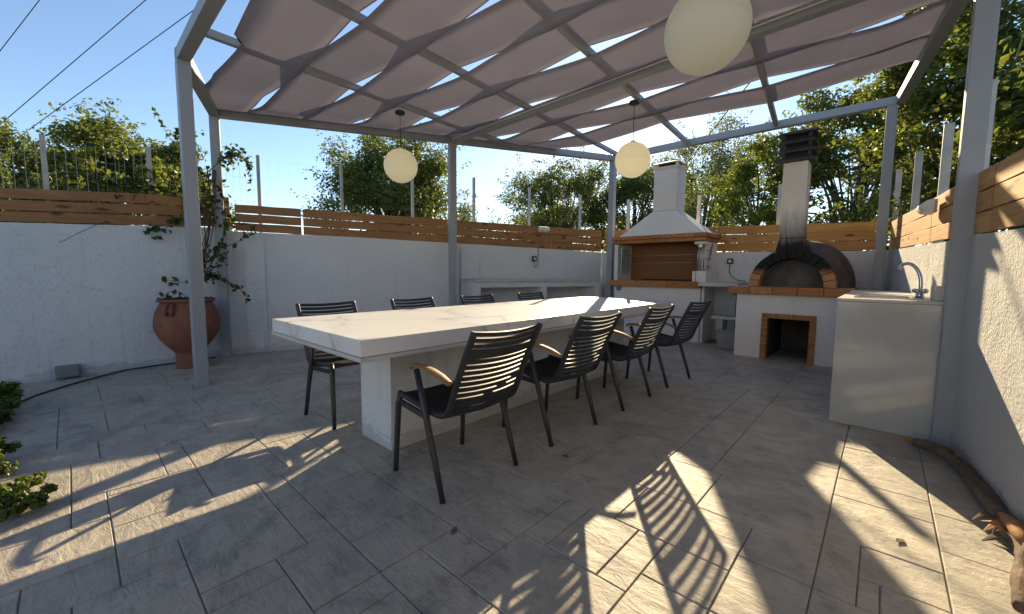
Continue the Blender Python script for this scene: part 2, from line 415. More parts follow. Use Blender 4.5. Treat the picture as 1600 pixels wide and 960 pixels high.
# ------------------------------------------------------------------ walls and board fences
def wall_thing(name, pts, tops, nout, th, mat, label):
    # pts: two plan points on the patio side, tops heights at each
    (xa, ya), (xb, yb) = pts
    o = thing(name, ((xa+xb)/2, (ya+yb)/2, 0), label, 'wall')
    m = MB(); n = 24
    ox, oy = nout[0]*th, nout[1]*th
    for i in range(n):
        t0, t1 = i/n, (i+1)/n
        P = [(lerp(xa, xb, t), lerp(ya, yb, t)) for t in (t0, t1)]
        z = [interp(tops, t)+RND.uniform(-.002, .002) for t in (t0, t1)]
        if i: z[0] = zprev
        zprev = z[1]
        b = len(m.v)
        lo = [(P[0][0], P[0][1], -.2), (P[1][0], P[1][1], -.2), (P[1][0]+ox, P[1][1]+oy, -.2), (P[0][0]+ox, P[0][1]+oy, -.2)]
        hi = [(v[0], v[1], z[0] if k in (0, 3) else z[1]) for k, v in enumerate(lo)]
        vs = lo+hi; fs = [(4, 5, 6, 7), (0, 1, 5, 4), (2, 3, 7, 6)]
        if i == 0: fs.append((3, 0, 4, 7))
        if i == n-1: fs.append((1, 2, 6, 5))
        m.add(vs, fs)
    m.build('masonry', mat, o)
    return o
def board_run(root, pa, pb, lo, hi, off, n=3, gap=.011, th=.028, mat='pine_board', joints=(0, 1)):
    # boards between plan points pa, pb; lo/hi give bottom/top heights at both ends
    pa, pb = Vector((*pa, 0)), Vector((*pb, 0)); L = (pb-pa).length; d = (pb-pa)/L; nr = Vector((d.y, -d.x, 0))
    for k in range(n):
        for j0, j1 in zip(joints, joints[1:]):
            t0 = j0+(.002 if j0 > 0 else 0); t1 = j1-(.002 if j1 < 1 else 0)
            zz = []
            wob = RND.uniform(-.003, .003)
            for t in (t0, t1):
                a, b = lerp(lo[0], lo[1], t), lerp(hi[0], hi[1], t); h = (b-a)/n
                zz.append((a+h*k+gap*.5+wob*(1 if t == t0 else -1), a+h*(k+1)-gap*.5))
            xm = (t0+t1)/2*L; hw = (t1-t0)/2*L; zc = (zz[0][0]+zz[1][1])/2
            m = MB(); ns = 8; ch = .004
            for i in range(ns):
                s0, s1 = i/ns, (i+1)/ns
                sec = []
                for s in (s0, s1):
                    x = -hw+2*hw*s; zb, zt = lerp(zz[0][0], zz[1][0], s)-zc, lerp(zz[0][1], zz[1][1], s)-zc
                    w = .0022*math.sin(s*11+k*2.3+j0*9)
                    sec.append([(x, -th/2, zb+w), (x, th/2, zb+w), (x, th/2, zt+w-ch), (x, th/2-ch, zt+w), (x, -th/2+ch, zt+w), (x, -th/2, zt+w-ch)])
                vs = sec[0]+sec[1]; fs = [(q, (q+1) % 6, 6+(q+1) % 6, 6+q) for q in range(6)]
                if i == 0: fs.append((5, 4, 3, 2, 1, 0))
                if i == ns-1: fs.append((6, 7, 8, 9, 10, 11))
                m.add(vs, fs)
            o = m.build('board', mat, root, local=True)
            o.location = pa+d*xm+nr*off+Vector((0, 0, zc))-rootloc(root)
            o.rotation_euler = (0, 0, math.atan2(d.y, d.x))
def w1l(y): return (-6.10-.1165*(y+.51), y)
A, B, CC = w1l(-3.2), w1l(1.455), (-4.33, 7.45)
B = (-6.325, 1.455)
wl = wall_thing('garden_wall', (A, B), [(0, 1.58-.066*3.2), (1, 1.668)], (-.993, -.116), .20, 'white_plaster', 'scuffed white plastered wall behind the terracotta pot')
wr = wall_thing('garden_wall', ((-6.364, 1.352), CC), [(0, 1.628), (.25, 1.622), (.6, 1.59), (1, 1.542)], (-.949, .315), .20, 'back_plaster', 'long pale grey wall behind the far row of chairs')
wb = wall_thing('garden_wall', ((-4.33, 7.452), (.016, 7.452)), [(0, 1.541), (.51, 1.489), (.83, 1.46), (1, 1.449)], (0, 1), .20, 'back_plaster', 'short grey wall behind the grill and the domed oven')
ws = wall_thing('garden_wall', ((.014, 7.47), (1.03, -2.7)), [(0, 1.452), (.3, 1.372), (.36, 1.368), (.44, 1.342), (1, 1.25)], (.995, .0995), .20, 'rough_stucco', 'rough stuccoed side wall beside the sink counter')
# plaster pilasters on the long wall
uW = Vector((.3153, .949, 0)); nW = Vector((.949, -.3153, 0)); W0 = Vector((-6.32, 1.46, 0))
def onwall(s, off, z): p = W0+uW*s+nW*off; return (p.x, p.y, z)
def wallbox(m, s0, s1, o0, o1, z0, z1):
    return m.hexa([onwall(s0, o1, z0), onwall(s1, o1, z0), onwall(s1, o0, z0), onwall(s0, o0, z0)],
                  [onwall(s0, o1, z1), onwall(s1, o1, z1), onwall(s1, o0, z1), onwall(s0, o0, z1)])
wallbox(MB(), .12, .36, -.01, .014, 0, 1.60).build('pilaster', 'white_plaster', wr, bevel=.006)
wallbox(MB(), 3.20, 3.52, -.01, .04, 1.0, 1.48).build('pilaster', 'back_plaster', wr, bevel=.006)
wallbox(MB(), 2.98, 3.14, -.01, .05, 0, 1.60).build('pilaster', 'back_plaster', wr, bevel=.006)

f1 = thing('board_fence', (-6.2, -.5, 1.5), 'three backlit brown boards on the wall above the terracotta pot', 'fence')
board_run(f1, A, B, (1.58-.066*3.2+.008, 1.672), (1.915-.112*3.2+.03, 2.07), -.03, gap=.017, joints=(0, .52, 1), mat='shaded_pine_board')
f2 = thing('board_fence', (-5.3, 4.4, 1.6), 'three brown boards with light between them along the long back wall', 'fence')
board_run(f2, (-6.30, 1.50), CC, (1.632, 1.548), (1.985, 1.992), -.03, gap=.012, joints=(0, .125, .47, .80, 1), mat='shaded_pine_board')
f3 = thing('board_fence', (-2.2, 7.5, 1.5), 'warm orange boards behind the grill hood and the oven chimney', 'fence')
board_run(f3, (-4.28, 7.49), (-.02, 7.49), (1.545, 1.455), (1.99, 1.85), 0, gap=.007, joints=(0, .5, 1))
f4 = thing('board_fence', (.2, 4.5, 1.4), 'sunlit orange boards on the stuccoed side wall', 'fence')
board_run(f4, (.04, 7.42), (.43, 3.5), (1.457, 1.368), (1.83, 1.745), 0, gap=.007, joints=(0, .62, 1))
board_run(f4, (.432, 3.48), (1.03, -2.6), (1.367, 1.262), (1.745, 1.65), 0, gap=.007, joints=(0, .4, 1))

# ------------------------------------------------------------------ the house the terrace belongs to (behind the photographer, mirrored in the sink tiles)
hs = thing('house', (1.8, -4.7, 0), 'cream rendered house front facing the terrace, mirrored in the sink counter tiles', 'house')
m = MB()
for a in ((-1.0, -.3, 0, 3.3), (.7, 2.3, 0, 3.3), (3.7, 5.0, 0, 3.3), (-.3, .7, 2.2, 3.3), (2.3, 3.7, 2.2, 3.3), (2.3, 3.7, 0, .9)): m.box(a[0], a[1], -4.90, -4.64, a[2], a[3])
m.build('wall', 'cream_plaster', hs)
MB().box(-1.1, 5.1, -5.1, -4.45, 3.302, 3.42).build('roof_edge', 'limestone_slab', hs, bevel=.01)
dr = MB().box(-.297, .697, -4.85, -4.79, .0, 2.197).build('door', 'teak', hs)
MB().box(.57, .62, -4.788, -4.74, .98, 1.12).build('handle', 'steel', dr)
wn = MB()
for a in ((2.303, 2.36, .903, 2.197), (3.64, 3.697, .903, 2.197), (2.36, 3.64, .903, .96), (2.36, 3.64, 2.14, 2.197), (2.97, 3.03, .96, 2.14)): wn.box(a[0], a[1], -4.84, -4.78, a[2], a[3])
wn = wn.build('window', 'white_plastic', hs)
MB().box(2.36, 3.64, -4.815, -4.805, .96, 2.14).build('pane', 'clear_glass', wn)

# ------------------------------------------------------------------ pergola
def roofz(y): return 3.06+.0345*(y-1.32)
P1, P2, P4, P5 = (-4.785, .80), (-6.246, 1.322), (-3.873, 7.0), (-.055, 7.0)
P6, P7 = (.352, 3.83), (.70, .80)
P3 = (-4.975, 4.05)
per = thing('pergola', (-3, 4, 0), 'grey steel pergola with a woven mauve shade cloth over the dining table', 'pergola')
PW = .104
for i, (x, y) in enumerate((P1, P2, P3, P4, P5, P6, P7)):
    m = MB(); a = PW/2; rot = {1: -.30, 2: -.30}.get(i, 0.)
    top = roofz(y)-.052
    cs, sn = math.cos(rot), math.sin(rot)
    poly = [(x+u*a*cs-v*a*sn, y+u*a*sn+v*a*cs) for u, v in ((-1, -1), (1, -1), (1, 1), (-1, 1))]
    m.prism(poly, -.02, top); po = m.build('post', 'grey_metal', per, bevel=.006)
    b = MB(); b.prism([(x+u*a*1.6, y+v*a*1.6) for u, v in ((-1, -1), (1, -1), (1, 1), (-1, 1))], .0005, .008); b.build('base_plate', 'grey_metal', po)
    bo = MB()
    for u, v in ((-1, -1), (1, -1), (1, 1), (-1, 1)): bo.tube([(x+u*a*1.38, y+v*a*1.38, .007), (x+u*a*1.38, y+v*a*1.38, .016)], .007, 6)
    bo.build('bolts', 'galvanised', po)
def pbeam(a, b, w=.10, h=.10, dz=0., name='beam', ext=0.):
    p, q = Vector((*a, roofz(a[1])+dz)), Vector((*b, roofz(b[1])+dz))
    d = (q-p).normalized(); return MB().beam(p-d*ext, q+d*ext, w, h).build(name, 'grey_metal', per, bevel=.005)
pbeam(P1, P2, dz=.001, ext=.03); pbeam(P2, P4, dz=-.002, ext=.04); pbeam(P4, P5, dz=.0, ext=.05); pbeam((.018, 7.0), (.70, .80), dz=.003, ext=.04); pbeam(P1, P7, dz=-.001, ext=.05)
pbeam((P3[0]+.06, P3[1]-.02), (.34, 3.85), .09, .09, -.055, 'cross_beam')
def rx(i, y): return (-4.18, -3.035, -1.845, -.61, .705)[i]-.108*(y-.8)
def backx(y):     # x of the oblique back edge, or of the short left side, at depth y
    return P2[0]+(P4[0]-P2[0])*(y-P2[1])/(P4[1]-P2[1]) if y >= P2[1] else P2[0]+(P1[0]-P2[0])*(P2[1]-y)/(P2[1]-P1[1])
for i in range(4):
    y1 = 6.95
    # rafter ends where it meets the oblique back beam
    for k in range(400):
        y = .85+k*.0153
        if rx(i, y) < backx(y)+.05: y1 = y; break
    pbeam((rx(i, .86), .86), (rx(i, y1), y1), .055, .062, .0, 'rafter')
EDG = [1.08, 1.63, 2.20, 2.75, 3.31, 3.95, 4.60, 5.21, 5.80]
for k in range(8):
    y0, y1 = EDG[k]+.004, EDG[k+1]-.004
    m = MB(); nx, ny = 84, 6
    sg = -1 if k % 2 == 0 else 1        # band 0 runs under rafter 0, over rafter 1 ...
    for j in range(ny+1):
        y = lerp(y0, y1, j/ny)
        xl, xr = backx(y)+.035, rx(4, y)-.03
        for i in range(nx+1):
            x = lerp(xl, xr, i/nx)
            # phase through the rafters
            ph = 0.
            xs = [rx(q, y) for q in range(5)]
            if x < xs[0]: ph = (x-xs[0])/1.15
            else:
                for q in range(4):
                    if xs[q] <= x <= xs[q+1]: ph = q+(x-xs[q])/(xs[q+1]-xs[q])
                if x > xs[4]: ph = 4
            e = min(1., (x-xl)/.55, (xr-x)/.45); e = max(0., e); e = e*e*(3-2*e)
            tw = abs((ph+100.) % 2.-1.)*2-1; cph = tw if abs(tw) < .93 else math.copysign(.93, tw)
            z = roofz(y)+sg*.044*cph*e - .006*math.sin(math.pi*j/ny)*e + .030*(1-e)
            z += .004*math.sin(3.1*x+k)*e-.006*(abs(math.sin(math.pi*ph))*e)
            yy = y
            if k == 0 and j == 0: yy = y-.10*e*max(0, math.sin((x-xl)/(xr-xl)*math.pi)) if x > -4 else y+.08*e*(1-e)
            m.v.append((x, yy, z))
    for j in range(ny):
        for i in range(nx):
            a = j*(nx+1)+i; m.f.append((a, a+1, a+nx+2, a+nx+1))
    o = m.build('canopy_strip', 'shade_fabric', per, smooth=True)
    for j in (0, ny):
        hm = MB().tube([m.v[j*(nx+1)+i] for i in range(0, nx+1)], .0055, 5, flat=.6).build('hem', 'hem_fabric', o, smooth=True)
    sol = o.modifiers.new('thick', 'SOLIDIFY'); sol.thickness = .0016
pts = [(lerp(P3[0]+.1, .3, t), lerp(4.0, 3.80, t), roofz(4)-.112+.0*t) for t in [i/10 for i in range(11)]]
MB().tube([(p[0], p[1]-.03, p[2]+.05) for p in pts], .006, 6).build('cable', 'white_cable', per)

# ------------------------------------------------------------------ pendant globes
def pendant(x, y, zc, r, label):
    zt = roofz(y)-.055
    o = thing('pendant_lamp', (x, y, zc), label, 'lamp', 'globe lamps hanging from the pergola')
    MB().lathe([(0, zt+.028), (.055, zt+.028), (.06, zt+.022), (.06, zt-.002), (.05, zt-.008), (0, zt-.008)], (x, y, 0), 24).build('ceiling_mount', 'black_plastic', o, smooth=True)
    MB().tube([(x, y, zt), (x, y, zc+r)], .004, 6).build('cord', 'black_cable', o)
    n = 28; prof = [(r*math.sin(math.pi*(.045+.955*i/n)), r*math.cos(math.pi*(.045+.955*i/n))) for i in range(n+1)]
    MB().lathe(prof, (x, y, zc), 48).build('globe', 'globe_shell', o, smooth=True)
    MB().lathe([(r*.9985, -.0035), (r+.0012, -.002), (r+.0012, .002), (r*.9985, .0035)], (x, y, zc), 48).build('seam', 'globe_shell', o, smooth=True)
    MB().lathe([(0, r+.016), (.028, r+.016), (.032, r-.004), (.03, r-.02)], (x, y, zc), 20).build('collar', 'white_plastic', o, smooth=True)
pendant(-4.53, 2.87, 2.43, .205, 'cream globe lamp nearest the potted vine, in front of the round tree')
pendant(-2.31, 4.64, 2.47, .205, 'cream globe lamp hanging left of the grill chimney')
pendant(-.755, 2.29, 2.37, .205, 'large-looking cream globe lamp closest to the camera at the top')

# ------------------------------------------------------------------ dining table
tb = thing('dining_table', (-2.383, 2.81, 0), 'long white marble dining table on a solid pedestal', 'table')
m = MB(); m.box(-2.992, -1.774, .895, 4.728, .716, .798); m.build('table_top', 'white_marble', tb, bevel=.0025)
MB().box(-2.998, -1.768, .889, 4.734, .692, .7135).build('under_lip', 'limestone_slab', tb, bevel=.003)
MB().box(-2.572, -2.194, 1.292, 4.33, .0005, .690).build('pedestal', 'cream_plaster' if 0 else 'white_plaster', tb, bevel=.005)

# ------------------------------------------------------------------ chairs
def catmull(pts, n):
    out = []; P = [pts[0]]+list(pts)+[pts[-1]]
    for i in range(1, len(P)-2):
        for k in range(n):
            t = k/n; a, b, c, d = (Vector(P[i-1]), Vector(P[i]), Vector(P[i+1]), Vector(P[i+2]))
            out.append(.5*((2*b)+(c-a)*t+(2*a-5*b+4*c-d)*t*t+(3*b-a-3*c+d)*t**3))
    out.append(Vector(pts[-1])); return out
PROF = catmull([(.215, 0, .452), (.10, 0, .438), (-.06, 0, .415), (-.145, 0, .412), (-.197, 0, .432), (-.228, 0, .48), (-.285, 0, .62), (-.345, 0, .75), (-.395, 0, .850)], 10)
CUM = [0.]
for a, b in zip(PROF, PROF[1:]): CUM.append(CUM[-1]+(b-a).length)
def at(sv):
    for i in range(len(CUM)-1):
        if CUM[i] <= sv <= CUM[i+1]:
            t = (sv-CUM[i])/(CUM[i+1]-CUM[i]); p = PROF[i].lerp(PROF[i+1], t); return p, (PROF[i+1]-PROF[i]).normalized()
    return PROF[-1], (PROF[-1]-PROF[-2]).normalized()
def make_chair():
    o = thing('armchair', (0, 0, 0), 'x', 'chair', 'armchairs around the marble table')
    HW = .232
    for sgn in (-1, 1):
        y = sgn*HW
        MB().tube([p+Vector((0, y, 0)) for p in PROF[::2]], .0165, 10).build('side_rail', 'anthracite', o, smooth=True, local=True)
        # front leg
        MB().tube([(.250, y+sgn*.012, 0), (.243, y+sgn*.010, .10), (.222, y+sgn*.004, .40), (.206, y, .448)], [.0145, .015, .0175, .0165], 10).build('leg', 'anthracite', o, smooth=True, local=True)
        # rear leg slants forward and carries the armrest
        yo = sgn*(HW+.034)
        MB().tube([(-.205, yo, 0), (-.155, yo, .16), (-.075, yo, .40), (.002, yo, .628)], [.0145, .0155, .0175, .0155], 10).build('leg', 'anthracite', o, smooth=True, local=True)
        MB().beam((.205, y-sgn*.002, .400), (-.07, yo-sgn*.008, .392), .016, .030).build('side_stretcher', 'anthracite', o, local=True, bevel=.003)
        # wooden armrest
        am = MB(); pts = [(.045, .630), (.02, .645), (-.05, .649), (-.13, .640), (-.20, .624), (-.262, .600)]
        wd = [.019, .024, .027, .027, .026, .022]; n = 8
        secs = []
        for (x, z), w in zip(pts, wd):
            secs.append([(x, yo+w*math.cos(2*math.pi*k/n+.39), z+.011*math.sin(2*math.pi*k/n+.39)) for k in range(n)])
        for i, sc in enumerate(secs):
            am.v += sc
            if i:
                b = len(am.v)-2*n; am.f += [(b+k, b+(k+1) % n, b+n+(k+1) % n, b+n+k) for k in range(n)]
        am.f += [tuple(range(n-1, -1, -1)), tuple(range(len(am.v)-n, len(am.v)))]
        am.build('armrest', 'teak', o, smooth=True, local=True, bevel=.002)
    # slats: along the seat, then up the back
    tot = CUM[-1]; s = .022; idx = 0
    slats = []
    while s < .345: slats.append((s, .0125, 'slat_black', -.012)); s += .0295
    while s < tot-.13: slats.append((s, .0112, 'anthracite', -.026)); s += .0315
    s += .010; slats.append((s, .024, 'anthracite', -.028)); s += .046
    while s < tot-.004: slats.append((s, .0108, 'anthracite', -.028)); s += .0325
    for sv, hw, mat, bow in slats:
        p, d = at(min(sv, tot-.003)); nrm = Vector((-d.z, 0, d.x)); nrm = nrm if nrm.x+nrm.z*.6 > 0 else -nrm
        mm = MB(); N = 8
        for i in range(N+1):
            y = lerp(-HW, HW, i/N); c = p+nrm*(bow*(1-(2*i/N-1)**2)+.002)+Vector((0, y, 0))
            mm.v += [tuple(c+d*hw+nrm*.0035), tuple(c-d*hw+nrm*.0035), tuple(c-d*hw-nrm*.0045), tuple(c+d*hw-nrm*.0045)]
            if i:
                b = 4*(i-1); mm.f += [(b+k, b+(k+1) % 4, b+4+(k+1) % 4, b+4+k) for k in range(4)]
        mm.build('slat', mat, o, local=True, smooth=False)
    MB().tube([(-.19, -HW, .418), (-.19, 0, .402), (-.19, HW, .418)], .010, 8).build('rear_crossbar', 'anthracite', o, smooth=True, local=True)
    MB().tube([(.195, -HW, .432), (.195, HW, .432)], .011, 8).build('front_crossbar', 'anthracite', o, smooth=True, local=True)
    return o
def copy_tree(o, parent=None):
    c = o.copy(); COL.objects.link(c)
    if parent is not None: c.parent = parent
    for ch in list(o.children):
        copy_tree(ch, c)
    return c
proto = make_chair()
CH = [(-1.713, 1.425, 180, 'slatted armchair nearest the camera on the near side of the table'),
      (-1.715, 2.310, 179, 'second slatted armchair from the camera on the near side of the table'),
      (-1.705, 3.245, 181, 'third slatted armchair from the camera on the near side of the table'),
      (-1.690, 4.180, 177, 'farthest slatted armchair on the near side, beside the grill'),
      (-3.055, 1.450, 0, 'armchair on the wall side of the table nearest the terracotta pot'),
      (-3.050, 2.295, 1, 'second armchair from the terracotta pot on the wall side, back showing over the table'),
      (-3.045, 3.145, -1, 'third armchair from the terracotta pot on the wall side, in front of the niches'),
      (-3.045, 4.100, 0, 'last armchair on the wall side of the table, nearest the grill')]
for i, (x, y, a, lab) in enumerate(CH):
    o = proto if i == 0 else copy_tree(proto)
    o.location = (x, y, .001); o.rotation_euler = (0, 0, R(a)); o['label'] = lab

# ------------------------------------------------------------------ low counter with niches along the wall
bc = thing('wall_counter', onwall(4.8, .3, 0), 'white built-in counter with open niches along the back wall', 'counter')
s0, s1 = 3.20, 5.80
m = MB()
wallbox(m, s0, s1, .012, .06, 0, .955)                        # back
for a, b in ((s0, s0+.12), (s0+1.28, s0+1.40), (s1-.12, s1)): wallbox(m, a, b, .06, .55, 0, .87)
wallbox(m, s0, s1, .06, .55, .87, .955)
m.build('body', 'back_plaster', bc)
wallbox(MB(), s0-.015, s1, .012, .57, .957, .995).build('counter_top', 'limestone_slab', bc, bevel=.004)
wallbox(MB(), s0+.12, s1-.12, .062, .50, .34, .38).build('shelf', 'back_plaster', bc)

# ------------------------------------------------------------------ barbecue grill
gr = thing('barbecue_grill', (-2.93, 7.1, 0), 'masonry barbecue with brick mantel, sloping white hood and chimney', 'barbecue')
MB().box(-3.70, -2.165, 6.86, 7.445, .0, .884).build('base', 'cream_plaster', gr, bevel=.006)
MB().box(-3.70, -2.165, 6.885, 7.445, .886, .972).build('hearth', 'soot_black', gr)
for a, b in ((-3.765, -3.235), (-3.231, -2.70), (-2.696, -2.15)):
    MB().box(a, b, 6.775, 6.882, .886, .992).build('brick', 'orange_brick', gr, bevel=.006)
MB().box(-3.70, -2.24, 7.385, 7.443, .975, 1.638).build('firebox_back', 'fire_brick', gr)
MB().box(-3.70, -3.635, 6.84, 7.383, .975, 1.638).build('firebox_side', 'cream_plaster', gr)
pl = MB().box(-2.236, -2.085, 6.83, 7.443, .975, 1.165).build('pillar', 'cream_plaster', gr, bevel=.004)
MB().box(-2.225, -2.115, 6.90, 7.443, 1.167, 1.638).build('pillar', 'cream_plaster', gr, bevel=.004)
# mantel: two brick courses, front and both ends
def course(x0, x1, y0, y1, z0, z1, n, ns, d=.115, g=.005):
    for i in range(n):
        a, b = lerp(x0, x1, i/n), lerp(x0, x1, (i+1)/n)
        j = RND.uniform(-.003, .003)
        MB().box(a+g/2, b-g/2, y0+j, y0+d, z0, z1).build('brick', 'orange_brick', gr, bevel=.005)
    for i in range(ns):
        a, b = lerp(y0+d+g, y1, i/ns), lerp(y0+d+g, y1, (i+1)/ns)
        for xa, xb in ((x0+.002, x0+d), (x1-d, x1-.002)):
            MB().box(xa, xb, a+g/2, b-g/2, z0, z1).build('brick', 'orange_brick', gr, bevel=.005)
course(-3.69, -2.055, 6.69, 7.44, 1.703, 1.764, 9, 4)
course(-3.665, -2.09, 6.725, 7.44, 1.642, 1.700, 8, 4)
MB().box(-3.545, -2.20, 6.845, 7.44, 1.641, 1.762).build('mantel_core', 'fire_brick', gr)
m = MB(); m.hexa([(-3.60, 6.775, 1.765), (-2.115, 6.775, 1.765), (-2.115, 7.44, 1.765), (-3.60, 7.44, 1.765)],
                 [(-3.075, 7.0, 2.20), (-2.67, 7.0, 2.20), (-2.67, 7.42, 2.20), (-3.075, 7.42, 2.20)])
hood = m.build('hood', 'cream_plaster', gr, bevel=.012)
MB().box(-3.073, -2.672, 7.002, 7.418, 2.202, 2.90).build('chimney', 'cream_plaster', gr, bevel=.01)
m = MB(); m.hexa([(-3.072, 7.003, 2.902), (-2.673, 7.003, 2.902), (-2.673, 7.417, 2.902), (-3.072, 7.417, 2.902)],
                 [(-3.105, 6.975, 2.945), (-2.64, 6.975, 2.945), (-2.64, 7.445, 2.945), (-3.105, 7.445, 2.945)])
m.build('chimney_collar', 'cream_plaster', gr, bevel=.006)
m = MB(); m.box(-3.02, -2.73, 7.05, 7.37, 2.947, 2.995); m.build('flue', 'soot_black', gr)
for x, y in ((-3.08, 7.0), (-2.70, 7.0), (-3.08, 7.38), (-2.70, 7.38)):
    MB().box(x, x+.04, y, y+.04, 2.946, 2.995).build('cap_support', 'cream_plaster', gr)
m = MB(); m.hexa([(-3.12, 6.965, 2.997), (-2.625, 6.965, 2.997), (-2.625, 7.455, 2.997), (-3.12, 7.455, 2.997)],
                 [(-2.99, 7.09, 3.05), (-2.755, 7.09, 3.05), (-2.755, 7.33, 3.05), (-2.99, 7.33, 3.05)])
m.build('chimney_cap', 'limestone_slab', gr, bevel=.012)
# spit mechanism on the right pillar
sp = MB()
for x in (-2.228, -2.185, -2.14): sp.tube([(x, 6.855, 1.17), (x, 6.855, 1.60)], .010, 8)
sp.build('spit_rail', 'steel', gr, smooth=True)
MB().box(-2.275, -2.10, 6.80, 6.885, 1.590, 1.636).build('spit_bracket', 'white_plastic', gr, bevel=.004)
MB().box(-2.205, -2.145, 6.79, 6.85, 1.535, 1.585).build('spit_motor', 'steel', gr, bevel=.004)
sp = MB()
for z in (1.24, 1.36, 1.50): sp.tube([(-2.115, 6.86, z), (-2.085, 6.88, z), (-2.07, 7.0, z), (-2.09, 7.1, z)], .008, 6)
for z in (1.19, 1.58): sp.tube([(-2.25, 6.85, z), (-2.07, 6.86, z)], .012, 6)
for x in (-2.10, -2.09): sp.tube([(x, 6.93, 1.18), (x, 7.12, 1.60)], .007, 6)
sp.build('spit_hook', 'steel', gr, smooth=True)
MB().box(-2.285, -2.24, 6.79, 6.845, .995, 1.16).build('control_box', 'white_plastic', gr, bevel=.004)
gl = MB().box(-3.56, -3.553, 6.84, 7.16, 1.13, 1.56).build('wind_glass', 'clear_glass', gr)
fr = MB()
for y in (6.832, 7.162): fr.box(-3.566, -3.547, y, y+.012, 1.11, 1.58)
fr.build('glass_frame', 'steel', gl)
MB().box(-3.66, -3.61, 6.80, 6.838, 1.55, 1.636).build('spit_bracket', 'white_plastic', gr, bevel=.004)
m = MB()
for z in (1.30, 1.43): m.tube([(-3.63, 6.96, z), (-2.24, 6.96, z+.004)], .0045, 6)
m.build('spit_rod', 'steel', gr, smooth=True)
m = MB()
for i in range(15): m.tube([(-3.15+i*.05, 6.93, 1.012), (-3.15+i*.05, 7.33, 1.012)], .004, 4)
for y in (6.93, 7.33): m.tube([(-3.2, y, 1.009), (-2.40, y, 1.009)], .006, 4)
for x, y in ((-3.18, 6.95), (-2.42, 6.95), (-3.18, 7.31), (-2.42, 7.31)): m.tube([(x, y, .972), (x, y, 1.009)], .007, 4)
m.build('grate', 'soot_black', gr)
m = MB(); m.box(-3.64, -3.56, 6.832, 6.858, .80, .875)
m.build('switch_box', 'box_grey', gr, bevel=.004)

# side counter between the grill and the oven, with what stands under it
sc = thing('side_counter', (-1.87, 7.0, 0), 'white slab counter bridging the grill and the oven', 'counter')
MB().box(-2.145, -1.578, 6.66, 7.445, .925, .985).build('slab', 'limestone_slab', sc, bevel=.005)
MB().box(-2.160, -2.12, 6.90, 7.445, .0, .923).build('side_panel', 'cream_plaster', sc)
st = thing('step_stool', (-1.70, 6.80, 0), 'small grey stone step bench under the side counter', 'stool')
MB().box(-1.93, -1.49, 6.66, 6.98, .43, .475).build('seat', 'limestone_slab', st, bevel=.006)
for x in (-1.82, -1.55): MB().hexa([(x-.03, 6.74, .0), (x+.03, 6.74, .0), (x+.03, 6.95, .0), (x-.03, 6.95, .0)], [(x-.05, 6.70, .428), (x+.05, 6.70, .428), (x+.05, 6.96, .428), (x-.05, 6.96, .428)]).build('leg', 'limestone_slab', st, bevel=.004)
cb = thing('storage_box', (-1.68, 6.6, 0), 'grey plastic storage box in front of the step bench', 'box')
m = MB(); m.hexa([(-1.785, 6.50, .004), (-1.525, 6.50, .004), (-1.525, 6.645, .004), (-1.785, 6.645, .004)], [(-1.80, 6.49, .255), (-1.515, 6.49, .255), (-1.515, 6.65, .255), (-1.80, 6.65, .255)])
m.build('body', 'grey_plastic', cb, bevel=.012)
MB().box(-1.808, -1.508, 6.482, 6.656, .256, .28).build('lid', 'grey_plastic', cb, bevel=.006)

# ------------------------------------------------------------------ wood-fired oven
ov = thing('pizza_oven', (-.85, 6.6, 0), 'domed wood oven with sooty brick arch and tall chimney', 'oven')
m = MB()
m.box(-1.475, -1.105, 6.19, 7.445, 0, .853); m.box(-.635, -.25, 6.19, 7.445, 0, .853)
m.box(-1.105, -.635, 6.19, 7.445, .545, .853); m.box(-1.105, -.635, 7.30, 7.445, 0, .545)
m.build('base', 'cream_plaster', ov)
for s in (0, 1):
    for i in range(8):
        z0, z1 = i*.0685+.001, (i+1)*.0685-.005
        xa, xb = ((-1.165, -1.103) if s == 0 else (-.637, -.575))
        if s == 0: xb = -1.095
        else: xa = -.645
        j = RND.uniform(-.003, .003)
        MB().box(xa, xb, 6.172+j, 6.28, z0, z1).build('brick', 'orange_brick', ov, bevel=.004)
for i in range(9):
    a, b = lerp(-1.165, -.575, i/9)+.003, lerp(-1.165, -.575, (i+1)/9)-.003
    MB().box(a, b, 6.172+RND.uniform(-.003, .003), 6.28, .548, .608).build('brick', 'orange_brick', ov, bevel=.004)
for i in range(5):
    a, b = lerp(-1.575, -.256, i/5)+.002, lerp(-1.575, -.256, (i+1)/5)-.002
    MB().box(a, b, 6.10, 6.225, .856, .955).build('brick', 'orange_brick', ov, bevel=.007)
MB().box(-1.573, -.256, 6.228, 7.445, .857, .953).build('worktop', 'limestone_slab', ov)
m = MB(); m.box(-1.094, -.646, 7.285, 7.298, .002, .543); m.box(-1.104, -1.097, 6.285, 7.284, .002, .543); m.box(-.643, -.636, 6.285, 7.284, .002, .543); m.box(-1.096, -.644, 6.285, 7.284, .537, .544); m.build('niche_shade_panels', 'dome_render', ov)  # dark panels added inside the niche to stand in for its shade
